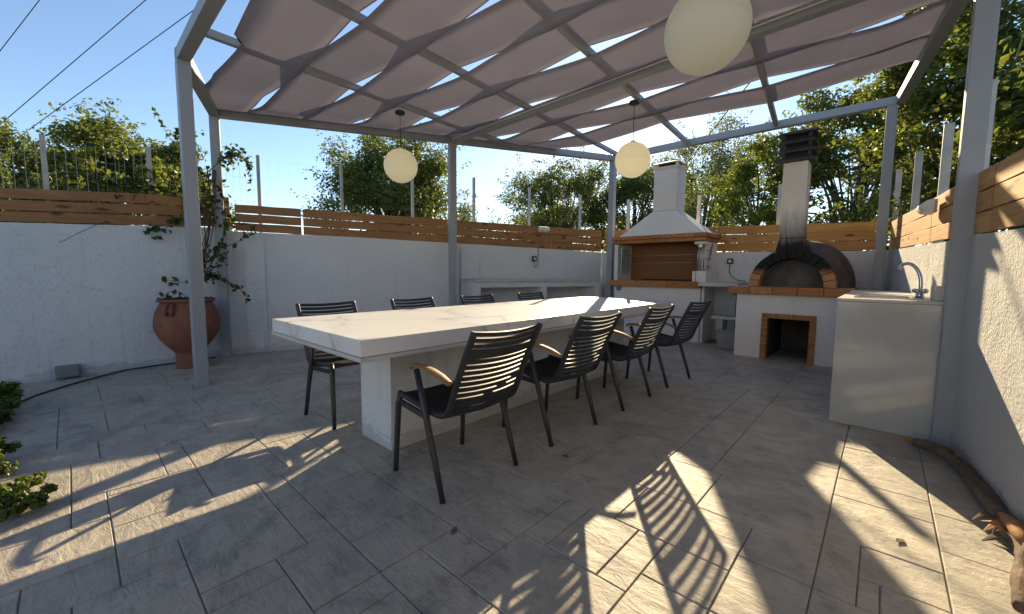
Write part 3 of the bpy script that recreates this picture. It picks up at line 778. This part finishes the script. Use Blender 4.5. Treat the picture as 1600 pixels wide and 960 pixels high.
# dome
m = MB(); nu, nv = 48, 14; cx, cy = -.825, 6.84
for j in range(nv+1):
    a = math.pi/2*j/nv
    for i in range(nu):
        b = 2*math.pi*i/nu; rr = math.cos(a)**.92
        m.v.append((cx+.565*rr*math.cos(b), cy+.57*rr*math.sin(b), .954+.625*math.sin(a)))
for j in range(nv):
    for i in range(nu): m.f.append((j*nu+i, j*nu+(i+1) % nu, (j+1)*nu+(i+1) % nu, (j+1)*nu+i))
m.build('dome', 'dome_render', ov, smooth=True)
ax, az, ro, ri = -.885, .956, .468, .350
N = 15
for i in range(N):
    a0, a1 = math.pi*i/N+.006, math.pi*(i+1)/N-.006
    def P(r, a, y): return (ax+r*math.cos(a), y, az+r*math.sin(a)*1.045)
    y0 = 6.215+RND.uniform(-.003, .003)
    m = MB(); m.hexa([P(ri, a0, y0), P(ro, a0, y0), P(ro, a0, 6.46), P(ri, a0, 6.46)], [P(ri, a1, y0), P(ro, a1, y0), P(ro, a1, 6.46), P(ri, a1, 6.46)])
    m.build('brick', 'arch_brick', ov, bevel=.006)
m = MB(); k = 24
vs = [(ax, 6.40, az)]+[(ax+(ri+.01)*math.cos(math.pi*i/k), 6.40, az+(ri+.01)*1.045*math.sin(math.pi*i/k)) for i in range(k+1)]
vs2 = [(x, 6.42, z) for x, y, z in vs]
m.add(vs+vs2, [(0, i+1, i+2) for i in range(k)]+[(k+2, k+4+i, k+3+i) for i in range(k)])
door = m.build('oven_door', 'slate_dark', ov)
MB().box(ax+.02, ax+.055, 6.365, 6.398, .99, 1.23).build('handle', 'soot_black', door, bevel=.006)
m = MB(); m.hexa([(-1.075, 6.235, 1.40), (-.70, 6.235, 1.40), (-.70, 6.56, 1.40), (-1.075, 6.56, 1.40)], [(-1.035, 6.24, 1.58), (-.775, 6.24, 1.58), (-.775, 6.53, 1.58), (-1.035, 6.53, 1.58)])
m.build('chimney_foot', 'chimney_plaster', ov, bevel=.01)
MB().box(-1.035, -.775, 6.241, 6.529, 1.582, 2.53).build('chimney', 'chimney_plaster', ov, bevel=.008)
cp = MB().box(-1.01, -.80, 6.27, 6.50, 2.532, 2.86).build('chimney_cowl', 'soot_black', ov)
ccx, ccy = -.905, 6.385
for z0 in (2.535, 2.645, 2.755):
    def rc(h, z): return [(ccx-h, ccy-h, z), (ccx+h, ccy-h, z), (ccx+h, ccy+h, z), (ccx-h, ccy+h, z)]
    lo, hi = rc(.188, z0+.02), rc(.140, z0+.075); lo2 = rc(.188, z0)
    m = MB(); m.add(lo2+lo+hi, [(k, (k+1) % 4, 4+(k+1) % 4, 4+k) for k in range(4)]+[(4+k, 4+(k+1) % 4, 8+(k+1) % 4, 8+k) for k in range(4)]+[(8, 9, 10, 11), (3, 2, 1, 0)])
    m.build('louvre', 'slate_dark', cp)
m = MB(); m.hexa(rc(.205, 2.862), rc(.165, 2.905)); m.build('cowl_roof', 'slate_dark', cp, bevel=.008)
for u, v in ((-1, -1), (1, -1), (1, 1), (-1, 1)):
    MB().box(ccx+u*.135-.018, ccx+u*.135+.018, ccy+v*.135-.018, ccy+v*.135+.018, 2.56, 2.861).build('cowl_post', 'slate_dark', cp)

# ------------------------------------------------------------------ sink counter
sk = thing('sink_counter', (.0, 4.5, 0), 'glossy beige tiled sink counter beside the side wall', 'counter')
m = MB(); m.prism([(-.245, 3.886), (.360, 3.886), (.132, 6.16), (-.245, 6.16)], .0, .924); m.build('body', 'sink_tile', sk, bevel=.003)
ztop, zb = .946, .926
m = MB()
m.prism([(-.249, 3.878), (.358, 3.885), (.338, 4.08), (-.249, 4.08)], zb, ztop)
m.prism([(-.249, 4.08), (-.14, 4.08), (-.14, 4.46), (-.249, 4.46)], zb, ztop)
m.prism([(.15, 4.08), (.338, 4.08), (.300, 4.46), (.15, 4.46)], zb, ztop)
m.prism([(-.249, 4.46), (.300, 4.46), (.140, 6.095), (-.249, 6.095)], zb, ztop)
m.build('worktop', 'limestone_slab', sk)
m = MB(); m.box(-.138, .148, 4.082, 4.458, .9245, .928); m.build('basin', 'steel', sk)
m = MB()
for a in ((-.16, .17, 4.06, 4.082), (-.16, .17, 4.458, 4.48), (-.16, -.138, 4.082, 4.458), (.148, .17, 4.082, 4.458)): m.box(*a, .947, .955)
m.build('sink_rim', 'steel', sk)
fa = MB().tube([(.212, 4.42, .947), (.212, 4.42, .985)], .024, 14).build('tap', 'chrome', sk, smooth=True)
pts = catmull([(.212, 4.42, .98), (.213, 4.42, 1.06), (.200, 4.43, 1.135), (.170, 4.45, 1.19), (.135, 4.47, 1.212), (.100, 4.49, 1.200), (.085, 4.50, 1.165)], 6)
MB().tube(pts, .0125, 12).build('spout', 'chrome', fa, smooth=True)
for s in (-1, 1): MB().tube([(.212, 4.42, 1.0), (.212+s*.02, 4.42-s*.03, 1.0), (.212+s*.03, 4.42-s*.045, 1.002)], [.013, .017, .019], 10).build('tap_handle', 'chrome', fa, smooth=True)
MB().box(.262, .326, 3.95, 4.30, .947, 1.045).build('upstand', 'limestone_slab', sk, bevel=.004)

# ------------------------------------------------------------------ wall lamps, sockets, boxes
def bulk_lamp(p, nrm, label):
    o = thing('wall_lamp', p, label, 'lamp', 'white bulkhead lamps on the board fences')
    n = Vector(nrm).normalized(); sx = Vector((n.y, -n.x, 0)); P0 = Vector(p)
    m = MB(); K = 8; W2 = .115
    prof = [(0, -.055)]+[(.075*math.cos(a), -.055+.11*(0.5+.5*math.sin(a))) for a in [-.9+i*(2.2/K) for i in range(K+1)]]+[(0, .055)]
    for s in (-1, -.86, .86, 1):
        k = 1 if abs(s) < .9 else .82
        for d, z in prof: m.v.append(tuple(P0+sx*(s*W2)+n*(d*k)+Vector((0, 0, z*k))))
    L = len(prof)
    for j in range(3):
        for i in range(L): m.f.append((j*L+i, j*L+(i+1) % L, (j+1)*L+(i+1) % L, (j+1)*L+i))
    m.f += [tuple(range(L-1, -1, -1)), tuple(range(3*L, 4*L))]
    m.build('housing', 'white_plastic', o, smooth=False, bevel=.006)
    m = MB(); b = [P0+sx*(i*.1)+n*.004+Vector((0, 0, j*.05)) for i, j in ((-1, -1), (1, -1), (1, 1), (-1, 1))]
    m.hexa([q-n*.02 for q in b], b); m.build('back_plate', 'galvanised', o)
q = W0+uW*4.86
bulk_lamp((q.x-.0, q.y, 1.925), (.949, -.3153, 0), 'white bulkhead lamp on the boards of the long back wall')
bulk_lamp((.248, 4.72, 1.668), (-.995, -.0995, 0), 'white bulkhead lamp on the sunlit side boards')
def socket(p, nrm, label, cable):
    o = thing('wall_socket', p, label, 'socket', 'black wall sockets with trailing cables')
    n = Vector(nrm).normalized(); sx = Vector((n.y, -n.x, 0)); P0 = Vector(p)
    def plate(w, h, d0, d1):
        m = MB(); b = [P0+sx*(i*w)+Vector((0, 0, j*h)) for i, j in ((-1, -1), (1, -1), (1, 1), (-1, 1))]
        return m.hexa([q+n*d0 for q in b], [q+n*d1 for q in b])
    plate(.045, .045, .0, .035).build('housing', 'black_plastic', o, bevel=.005)
    plate(.022, .022, .0355, .045).build('cover', 'white_plastic', o, bevel=.008)
    MB().tube([P0+sx*a+n*.012+Vector((0, 0, b)) for a, b in cable], .005, 6).build('cable', 'black_cable', o, smooth=True)
q = W0+uW*4.66+nW*.002
socket((q.x, q.y, 1.375), (.949, -.3153, 0), 'black socket on the long wall above the niches', [(0, -.045), (-.005, -.13), (-.03, -.165), (-.07, -.15), (-.09, -.08), (-.09, .05), (-.09, .2)])
socket((-1.90, 7.450, 1.33), (0, -1, 0), 'black socket on the wall between the grill and the oven', [(0, -.045), (.01, -.16), (-.03, -.26), (-.12, -.31), (-.25, -.335)])
socket((-1.78, 7.450, .82), (0, -1, 0), 'black socket in the recess under the side counter', [(0, -.045), (.0, -.2), (.005, -.4), (.0, -.6)])
jb = thing('junction_box', (-6.12, -.06, 0), 'grey plastic box low on the scuffed white wall', 'box')
bx = MB(); bx.box(-6.145, -6.06, -.16, .02, .015, .135); bx.build('housing', 'box_grey', jb, bevel=.008)
MB().box(-6.058, -6.05, -.145, .005, .03, .12).build('cover', 'box_grey', jb, bevel=.004)
hz = MB(); hz.tube([(-5.15, -.38, .012), (-5.40, -.27, .012), (-5.65, -.10, .012), (-5.90, .13, .012), (-6.10, .36, .012), (-6.15, .60, .012), (-6.18, .95, .012), (-6.22, 1.2, .012)], .008, 8)
tag(hz.build('garden_hose', 'black_cable', smooth=True), 'thin black hose lying along the foot of the white wall', 'hose')

# ------------------------------------------------------------------ fence posts and wire mesh beyond the walls
fp = thing('wire_fence', (-6.3, 3, 0), 'tall wire mesh fence with slim metal posts behind the long wall', 'fence')
def fpost(x, y, zt, w=.045, mat='galvanised'):
    MB().box(x-w/2, x+w/2, y-w*.35, y+w*.35, -.2, zt).build('post', mat, fp)
PL = [(-6.15, -1.5, 2.40), (-6.32, -.11, 2.46), (-6.41, .70, 2.54)]
PR = [(-6.39, 1.82, 2.68), (-6.06, 2.82, 2.71), (-5.72, 3.83, 2.66), (-5.38, 4.86, 2.76), (-5.02, 5.94, 2.71), (-4.64, 7.09, 2.69)]
for p in PL: fpost(*p, w=.06, mat='concrete_post')
for p in PR: fpost(*p)
def mesh(pa, pb, z0, z1, step, wr_):
    m = MB(); pa, pb = Vector((*pa, 0)), Vector((*pb, 0)); L = (pb-pa).length; d = (pb-pa)/L
    k = int(L/step)
    for i in range(k+1):
        p = pa+d*(i*step); m.tube([p+Vector((0, 0, z0)), p+Vector((0, 0, z1))], wr_, 3, False)
    kz = int((z1-z0)/(step*2))
    for j in range(kz+1):
        z = z1-j*step*2; m.tube([pa+Vector((0, 0, z)), pb+Vector((0, 0, z))], wr_*.8, 3, False)
    o = m.build('wire_mesh', 'wire_steel', fp); o['kind'] = 'stuff'
for a, b in zip(PL, PL[1:]): mesh(a[:2], b[:2], 1.6, min(a[2], b[2])-.03, .075, .0020)
mesh(PL[-1][:2], PR[0][:2], 1.7, 2.5, .075, .0011)
for a, b in zip(PR, PR[1:]): mesh(a[:2], b[:2], 1.9, min(a[2], b[2])-.05, .12, .0006)
fp2 = thing('fence_posts', (-2, 7.7, 0), 'slim steel fence posts standing behind the grill', 'fence'); fp2.name = 'wire_fence'
for x, y, zt in ((-3.90, 7.72, 2.60), (-2.53, 7.72, 2.52), (-1.3, 7.72, 2.55)):
    MB().box(x-.03, x+.03, y-.02, y+.02, -.2, zt).build('post', 'galvanised', fp2)
fp3 = thing('wire_fence', (.4, 5.5, 0), 'row of steel fence posts behind the sunlit side boards', 'fence')
for x, y, zt in ((.07, 8.5, 2.70), (.225, 7.09, 2.62), (.365, 5.70, 2.55), (.475, 4.57, 2.52)):
    MB().box(x-.035, x+.035, y-.025, y+.025, -.2, zt).build('post', 'galvanised', fp3)

# ------------------------------------------------------------------ plants
def leaf_quads(m, c, nrm, along, L, Wd):
    sd = nrm.cross(along).normalized()
    b = len(m.v)
    m.v += [tuple(c-along*L*.5), tuple(c+sd*Wd*.5-along*L*.05+nrm*L*.06), tuple(c+along*L*.5-nrm*L*.05), tuple(c-sd*Wd*.5-along*L*.05+nrm*L*.06)]
    m.f += [(b, b+1, b+2, b+3)]
def rdir(r):
    while True:
        v = Vector((r.uniform(-1, 1), r.uniform(-1, 1), r.uniform(-1, 1)))
        if .05 < v.length < 1: return v.normalized()
def leaf_cloud(m, r, c, rad, n, L, shell=.55, squash=.75):
    for _ in range(n):
        d = rdir(r); q = r.uniform(shell, 1.)**.8
        p = c+Vector((d.x*rad*q, d.y*rad*q, d.z*rad*q*squash))
        nr = (d*.6+rdir(r)*.8+Vector((0, 0, .5))).normalized()
        al = nr.cross(rdir(r))
        if al.length < .05: continue
        s = r.uniform(.65, 1.25)
        leaf_quads(m, p, nr, al.normalized(), L*s, L*s*.62)
def tree(name, seed, base, center, radii, leafmat, label, ncl=60, per=140, L=.12, cl=(.22, .36), group='trees beyond the walls', accents=None, lowfill=.6):
    r = random.Random(seed); base = Vector(base); c = Vector(center)
    o = thing(name, base, label, 'tree', group)
    m = MB(); br = MB()
    top = c+Vector((0, 0, -radii[2]*.35))
    tr = max(.07, radii[0]*.07)
    br.tube([base, base.lerp(top, .35)+Vector((r.uniform(-.1, .1), r.uniform(-.1, .1), 0)), base.lerp(top, .7)+Vector((r.uniform(-.15, .15), r.uniform(-.15, .15), 0)), top], [tr*1.3, tr, tr*.8, tr*.5], 8)
    cl_pts = []
    for i in range(ncl):
        d = rdir(r); q = r.uniform(.25, 1.)**.45
        if d.z < -.25 and r.random() > lowfill: d.z = -d.z
        k = 1+.16*math.sin(3*d.x+seed)+.14*math.sin(4*d.y+2*seed)+.10*math.sin(5*d.z+seed)
        p = c+Vector((d.x*radii[0], d.y*radii[1], d.z*radii[2]))*q*k
        cl_pts.append(p)
        rad = r.uniform(*cl)*min(radii)
        leaf_cloud(m, r, p, rad, int(per*r.uniform(.6, 1.3)), L, .35)
        # a few stray leaves and twigs poking out of the outline
        if q > .75:
            for _ in range(3):
                tip = p+d*rad*r.uniform(1.1, 1.7)+rdir(r)*.1
                leaf_cloud(m, r, tip, L*1.3, 6, L)
    for p in cl_pts[::3]:
        a = base.lerp(top, r.uniform(.45, 1.)); mid = a.lerp(p, .5)+Vector((r.uniform(-.15, .15), r.uniform(-.15, .15), r.uniform(-.05, .2)))
        br.tube([a, mid, p], [tr*.38, tr*.22, tr*.08], 5, False)
    br.build('trunk', 'bark', o, smooth=True)
    m.build('crown', leafmat, o)
    if accents:
        am = MB()
        for p in accents: leaf_cloud(am, r, Vector(p), .16, 26, L*.9, .1)
        am.build('red_leaves', 'leaf_red', o)
    return o
tree('oak_tree', 1, (-16.3, -0.75, -.2), (-16.3, -0.75, 2.75), (1.7, 1.5, 1.85), 'leaf_oak', 'dark bushy tree at the far left behind the mesh fence', 80, 270, 0.104, (0.22, 0.36))
tree('oak_tree', 2, (-14.8, 0.75, -.2), (-14.8, 0.75, 2.95), (1.5, 1.35, 1.75), 'leaf_oak', 'tallest dark tree of the left group behind the mesh fence', 85, 270, 0.096, (0.22, 0.36))
tree('oak_tree', 3, (-13.8, 1.95, -.2), (-13.8, 1.95, 2.7), (1.5, 1.15, 1.7), 'leaf_oak', 'tree behind the leftmost pergola posts', 75, 270, 0.096, (0.22, 0.36))
tree('oak_tree', 4, (-11.9, 7.25, -.2), (-11.9, 7.25, 3.4), (2.25, 2.25, 1.95), 'leaf_oak', 'round dense tree behind the first globe lamp', 150, 342, 0.092, (0.22, 0.36))
tree('distant_tree', 20, (-27.5, 23.0, -.2), (-27.5, 23.0, 3.4), (3.6, 3.6, 3.0), 'leaf_olive', 'small hazy tree low in the sky gap right of the middle post', 70, 198, 0.192, (0.22, 0.36))
tree('distant_tree', 21, (-23.0, 26.5, -.2), (-23.0, 26.5, 2.8), (3.6, 3.6, 2.9), 'leaf_olive', 'distant low tree seen above the bulkhead lamp', 70, 198, 0.192, (0.22, 0.36))
tree('distant_tree', 22, (-18.0, 24.0, -.2), (-18.0, 24.0, 3.0), (3.0, 3.0, 3.2), 'leaf_olive', 'distant tree at the right end of the sky gap', 70, 198, 0.192, (0.22, 0.36))
tree('olive_tree', 5, (-13.35, 18.45, -.2), (-13.35, 18.45, 4.09), (2.62, 2.4, 3.0), 'leaf_oak', 'dark tree left of the grill above the long wall', 120, 270, 0.121, (0.22, 0.36))
tree('olive_tree', 6, (-10.4, 21.12, -.2), (-10.4, 21.12, 4.13), (2.8, 2.4, 3.12), 'leaf_dark', 'tree directly behind the grill chimney', 110, 270, 0.127, (0.22, 0.36))
tree('olive_tree', 7, (-11.1, 34.8, -.2), (-11.1, 34.8, 6.31), (4.35, 3.9, 6.3), 'leaf_olive', 'tall wispy grey-green tree between the two chimneys', 150, 240, .165, (.18, .34))
tree('fig_tree', 8, (-3.28, 15.84, -.2), (-3.28, 15.84, 3.65), (1.52, 1.44, 2.16), 'leaf_bright', 'bright yellow-green tree just left of the oven chimney', 60, 198, 0.115, (0.22, 0.36))
tree('fig_tree', 9, (-0.83, 15.6, -.2), (-0.83, 15.6, 3.71), (2.1, 1.65, 2.62), 'leaf_oak', 'leafy tree right of the oven chimney with a few red leaves', 120, 270, 0.115, (0.22, 0.36), accents=[(-1.72, 14.02, 5.37), (-1.58, 13.95, 5.06), (-1.42, 14.1, 4.62)])
tree('maple_tree', 10, (0.75, 8.7, -.2), (0.75, 8.7, 3.0), (1.0, 1.0, 1.9), 'leaf_oak', 'dense tree behind the corner post of the pergola', 110, 270, 0.081, (0.22, 0.36))
tree('maple_tree', 11, (1.75, 7.0, -.2), (1.85, 7.0, 2.6), (1.0, 1.15, 1.75), 'leaf_oak', 'large broad-leaved tree at the right edge over the side wall', 110, 252, 0.085, (0.22, 0.36), accents=[(1.18, 6.1, 3.95), (1.05, 6.0, 3.05)])
tree('maple_tree', 12, (2.35, 5.2, -.2), (2.35, 5.2, 2.7), (1.0, 1.2, 1.7), 'leaf_bright', 'sunlit tree rising behind the right end of the side boards', 70, 252, 0.085, (0.22, 0.36))

def bush(name, seed, c, radii, mat, label, n, L, ncl=24, cat='shrub', group=None):
    r = random.Random(seed); c = Vector(c); o = thing(name, (c.x, c.y, 0), label, cat, group)
    m = MB(); st = MB()
    for i in range(ncl):
        d = rdir(r); p = c+Vector((d.x*radii[0], d.y*radii[1], d.z*radii[2]))*r.uniform(.2, 1.)
        leaf_cloud(m, r, p, min(radii)*r.uniform(.35, .6), n, L, .2)
        st.tube([(c.x+(p.x-c.x)*.6, c.y+(p.y-c.y)*.6, .0), ((c.x+p.x)/2+(p.x-c.x)*.25, (c.y+p.y)/2+(p.y-c.y)*.25, p.z*.6), p], [.007, .005, .003], 4, False)
    st.build('stems', 'vine_stem', o); m.build('foliage', mat, o); return o
bush('low_shrub', 31, (-4.75, -.50, .13), (1.15, .19, .12), 'leaf_hedge', 'dark green shrub in the bed at the left edge', 110, .036, 60)
bush('low_shrub', 32, (-2.95, -.30, .06), (.27, .22, .055), 'leaf_hedge', 'low bright green shrub spilling onto the paving at left', 80, .028, 44)
bush('low_shrub', 33, (-3.55, -.42, .10), (.40, .18, .09), 'leaf_hedge', 'sunlit green shrub between the dark shrub and the spilling one', 80, .030, 44)
bush('fence_climber', 34, (-6.55, .42, 2.15), (.22, .75, .42), 'leaf_bright', 'climber with bright leaves growing through the mesh fence', 48, .065, 46, 'plant')
bush('fence_climber', 35, (-6.75, -.75, 2.05), (.25, .45, .28), 'leaf_hedge', 'yellowish climber on the mesh fence at the far left', 44, .06, 22, 'plant')

# terracotta pot with climbing vine
pot = thing('terracotta_pot', (-5.865, .885, 0), 'large terracotta urn against the white wall', 'pot')
prof = [(.0, .0), (.122, .0), (.130, .012), (.128, .15), (.142, .19), (.205, .27), (.265, .36), (.298, .45), (.305, .52), (.290, .62), (.262, .70), (.235, .745), (.238, .752), (.262, .762), (.268, .778), (.262, .792), (.242, .794), (.225, .782), (.215, .74), (.0, .735)]
pp = catmull([(a, 0, b) for a, b in prof], 3)
MB().lathe([(max(p.x, 0), p.z) for p in pp[:-8]], (-5.865, .885, .001), 48).build('body', 'terracotta', pot, smooth=True)
MB().lathe([(.222, .742), (.15, .752), (0.0, .756)], (-5.865, .885, 0), 32).build('soil', 'soil', pot, smooth=True)
for a in (2.4, 5.5, -.6):
    d = Vector((math.cos(a), math.sin(a), 0)); s = Vector((-d.y, d.x, 0)); b = Vector((-5.865, .885, 0))
    MB().tube([b+d*.262+Vector((0, 0, .735)), b+d*.305+Vector((0, 0, .72)), b+d*.318+Vector((0, 0, .67)), b+d*.292+Vector((0, 0, .625))], .017, 8).build('handle', 'terracotta', pot, smooth=True)
r = random.Random(77)
vine = thing('climbing_vine', (-5.9, .95, .75), 'green climbing vine growing from the urn up the pergola post', 'plant')
st, lf = MB(), MB()
main = [(-5.88, .93, .74), (-5.95, 1.02, 1.0), (-6.05, 1.12, 1.35), (-6.12, 1.20, 1.7), (-6.16, 1.22, 2.05), (-6.14, 1.20, 2.35)]
for _k in range(5):
    st.tube(catmull([(-5.87+r.uniform(-.04, .04), .95+r.uniform(-.04, .04), .74), (-5.98+r.uniform(-.06, .06), 1.05+r.uniform(-.08, .08), 1.2), (-6.10+r.uniform(-.06, .04), 1.16+r.uniform(-.1, .1), 1.8), (-6.14+r.uniform(-.06, .06), 1.2+r.uniform(-.14, .14), 2.35)], 6), .005, 5)
def stem(pts, r0_, r1_, leaves, L=.075, sp=.06):
    p = catmull(pts, 6); st.tube(p, [lerp(r0_, r1_, i/(len(p)-1)) for i in range(len(p))], 5)
    for i in range(int(leaves*.8)):
        q = p[r.randrange(len(p)//5, len(p))]+rdir(r)*r.uniform(.0, sp)
        leaf_cloud(lf, r, q, .02, 2, L, .1)
stem(main, .016, .006, 40)
stem([(-5.85, .96, .74), (-5.92, 1.10, 1.1), (-6.02, 1.30, 1.5), (-6.14, 1.36, 1.9), (-6.20, 1.32, 2.3)], .012, .004, 70, .075, .12)
stem([(-6.05, 1.12, 1.35), (-6.02, 1.35, 1.42), (-6.02, 1.55, 1.55), (-6.02, 1.62, 1.66)], .005, .002, 26)
stem([(-5.95, 1.02, 1.0), (-5.95, 1.22, 1.02), (-5.98, 1.42, .90), (-6.0, 1.54, .72)], .005, .002, 30, .07, .05)
stem([(-5.95, 1.02, .95), (-6.0, .85, .98), (-6.05, .72, 1.0)], .004, .002, 10)
stem([(-5.88, .93, .76), (-5.95, .80, .88), (-5.95, .66, .80)], .004, .002, 12)
stem([(-6.12, 1.20, 1.7), (-6.16, .95, 1.72), (-6.14, .75, 1.58), (-6.12, .62, 1.56)], .006, .002, 60, .07, .10)
stem([(-6.14, 1.2, 1.75), (-6.30, .9, 2.02), (-6.38, .5, 2.08), (-6.36, .25, 2.0)], .008, .003, 110, .075, .16)
stem([(-6.16, 1.22, 2.05), (-6.30, 1.05, 2.4), (-6.34, .88, 2.7), (-6.34, .78, 2.95)], .006, .002, 26, .07, .05)
stem([(-6.14, 1.2, 2.3), (-6.12, 1.38, 2.50), (-6.08, 1.52, 2.62), (-6.06, 1.62, 2.45), (-6.06, 1.64, 2.2)], .006, .002, 80, .07, .09)
stem([(-6.14, 1.2, 2.2), (-6.2, 1.0, 2.5), (-6.2, .95, 2.75)], .005, .002, 24)
stem([(-6.25, .35, 1.62), (-6.10, .25, 1.60), (-6.08, .08, 1.48), (-6.06, -.05, 1.38)], .005, .002, 8, .03, .01)
for i in range(9):
    a = r.uniform(0, 6.28); q = Vector((-5.865+.2*math.cos(a), .885+.2*math.sin(a), .77)); leaf_cloud(lf, r, q, .05, 5, .06, .1)
for (x, y, z, s, n) in ((-6.02, 1.22, 1.28, .16, 90), (-5.98, 1.16, 1.05, .12, 70), (-6.16, 1.12, 1.85, .20, 130), (-6.2, 1.15, 2.15, .20, 90), (-6.3, .55, 2.05, .24, 130), (-6.12, 1.45, 2.52, .16, 80)):
    leaf_cloud(lf, r, Vector((x, y, z)), s, int(n*.6), .065, .1, 1.0)
st.build('stems', 'vine_stem', vine, smooth=True); lf.build('leaves', 'leaf_vine', vine)

# ------------------------------------------------------------------ overhead wires and rope
def wire(name, a, b, rad, sag, mat, label, cat):
    a, b = Vector(a), Vector(b); pts = []
    for i in range(17):
        t = i/16; p = a.lerp(b, t); p.z -= sag*4*t*(1-t); pts.append(p)
    m = MB(); m.tube(pts, rad, 6); o = m.build(name, mat, smooth=True); return tag(o, label, cat)
def ext(a, b, k0, k1):
    a, b = Vector(a), Vector(b); return a+(b-a)*k0, a+(b-a)*k1
a, b = ext((-23.051, -1.19, 8.616), (-22.151, -.158, 10.393), -2.2, 6); wire('power_line', a, b, .013, .0, 'black_cable', 'short overhead power line in the top left corner', 'cable')
a, b = ext((-22.889, -1.337, 6.077), (-19.44, 2.33, 10.422), -.5, 3); wire('power_line', a, b, .013, .0, 'black_cable', 'long overhead power line across the left sky', 'cable')
a, b = ext((-21.76, -.276, 6.31), (-18.239, 3.385, 10.036), -.4, 3); wire('power_line', a, b, .013, .0, 'black_cable', 'overhead power line meeting the front pergola corner', 'cable')
a, b = ext((-2.443, 10.516, 5.429), (-3.378, 9.448, 3.615), -1.2, 1.45); wire('guy_wire', a, b, .013, .0, 'black_cable', 'thin dark cable slanting down behind the grill chimney', 'cable')
a, b = ext((1.0, 7.55, 3.85), (.80, 7.25, 2.72), -.35, 1.15); wire('hanging_rope', a, b, .009, .0, 'yellow_rope', 'yellow rope hanging in the tree at the right edge', 'rope')

# ------------------------------------------------------------------ fallen branch along the side wall
lg = thing('fallen_branch', (.4, 3.1, 0), 'dry broken branch lying along the foot of the side wall', 'branch')
r = random.Random(5)
pts = catmull([(.215, 3.66, .035), (.28, 3.60, .05), (.345, 3.48, .055), (.40, 3.25, .05), (.435, 3.0, .045), (.452, 2.80, .05), (.468, 2.62, .055), (.475, 2.42, .05), (.43, 2.20, .04), (.40, 2.05, .03)], 5)
m = MB(); n = len(pts)
m.tube(pts, [(.022+.014*math.sin(math.pi*i/(n-1))+.004*math.sin(i*.37)+r.uniform(-.002, .002)) for i in range(n)], 14)
m.v = [tuple(Vector(q)+rdir(r)*r.uniform(0, .004)) for q in m.v]
lim = m.build('limb', 'dry_wood', lg, smooth=True)
for i in range(7):      # loose strips of bark along the limb
    k = r.randrange(3, n-8); q = [pts[k+j*2]+Vector((r.uniform(-.03, .01), 0, .030+r.uniform(0, .014))) for j in range(4)]
    MB().tube(q, [.006, .014, .012, .003], 5, flat=.35).build('bark_strip', 'bark' if i % 2 else 'dry_wood', lim)
for i in range(6):
    bq = Vector((.445+r.uniform(-.05, .02), 2.62+r.uniform(-.20, .10), .055)); d = Vector((r.uniform(-.6, -.1), r.uniform(-.8, .4), r.uniform(-.05, .22))).normalized(); l = r.uniform(.06, .13)
    MB().tube([bq, bq+d*l*.5+Vector((0, 0, .018)), bq+d*l-Vector((0, 0, .01))], [.012, .017, .004], 6, flat=.35).build('bark_curl', ('dry_wood', 'split_wood', 'bark')[i % 3], lg)
MB().tube([(.448, 2.72, .070), (.462, 2.62, .085), (.470, 2.52, .088), (.470, 2.42, .078)], [.012, .026, .028, .010], 8).build('split_heartwood', 'split_wood', lg, smooth=True)
MB().tube([(.215, 3.67, .038), (.185, 3.685, .036), (.165, 3.69, .03)], [.026, .018, .006], 7).build('broken_end', 'split_wood', lg)
MB().tube([(.36, 3.44, .09), (.33, 3.40, .12), (.30, 3.37, .135)], [.012, .008, .003], 6).build('twig', 'dry_wood', lg)
# a few dry leaves dropped on the paving
lab = ['dry leaf on the paving under the second near armchair', 'dry leaf beside the foot of the nearest armchair', 'dry leaf on the sunlit paving near the branch', 'dry leaf on the paving near the oven', 'dry leaf on the paving in front of the urn']
for i, (x, y) in enumerate(((-1.36, 1.98), (-1.30, 1.06), (.12, 2.30), (-1.0, 5.6), (-5.2, .75))):
    m = MB(); d = Vector((math.cos(i*2.1), math.sin(i*2.1), 0)); s = Vector((-d.y, d.x, 0)); c = Vector((x, y, .0035))
    q = [c-d*.03, c-d*.005+s*.014+Vector((0, 0, .004)), c+d*.03+Vector((0, 0, .006)), c-d*.005-s*.014+Vector((0, 0, .004))]
    m.add(q+[v-Vector((0, 0, .001)) for v in q], [(0, 1, 2, 3), (7, 6, 5, 4), (0, 4, 5, 1), (1, 5, 6, 2), (2, 6, 7, 3), (3, 7, 4, 0)])
    tag(m.build('dry_leaf', 'dry_wood'), lab[i], 'leaf', 'dry leaves on the paving')
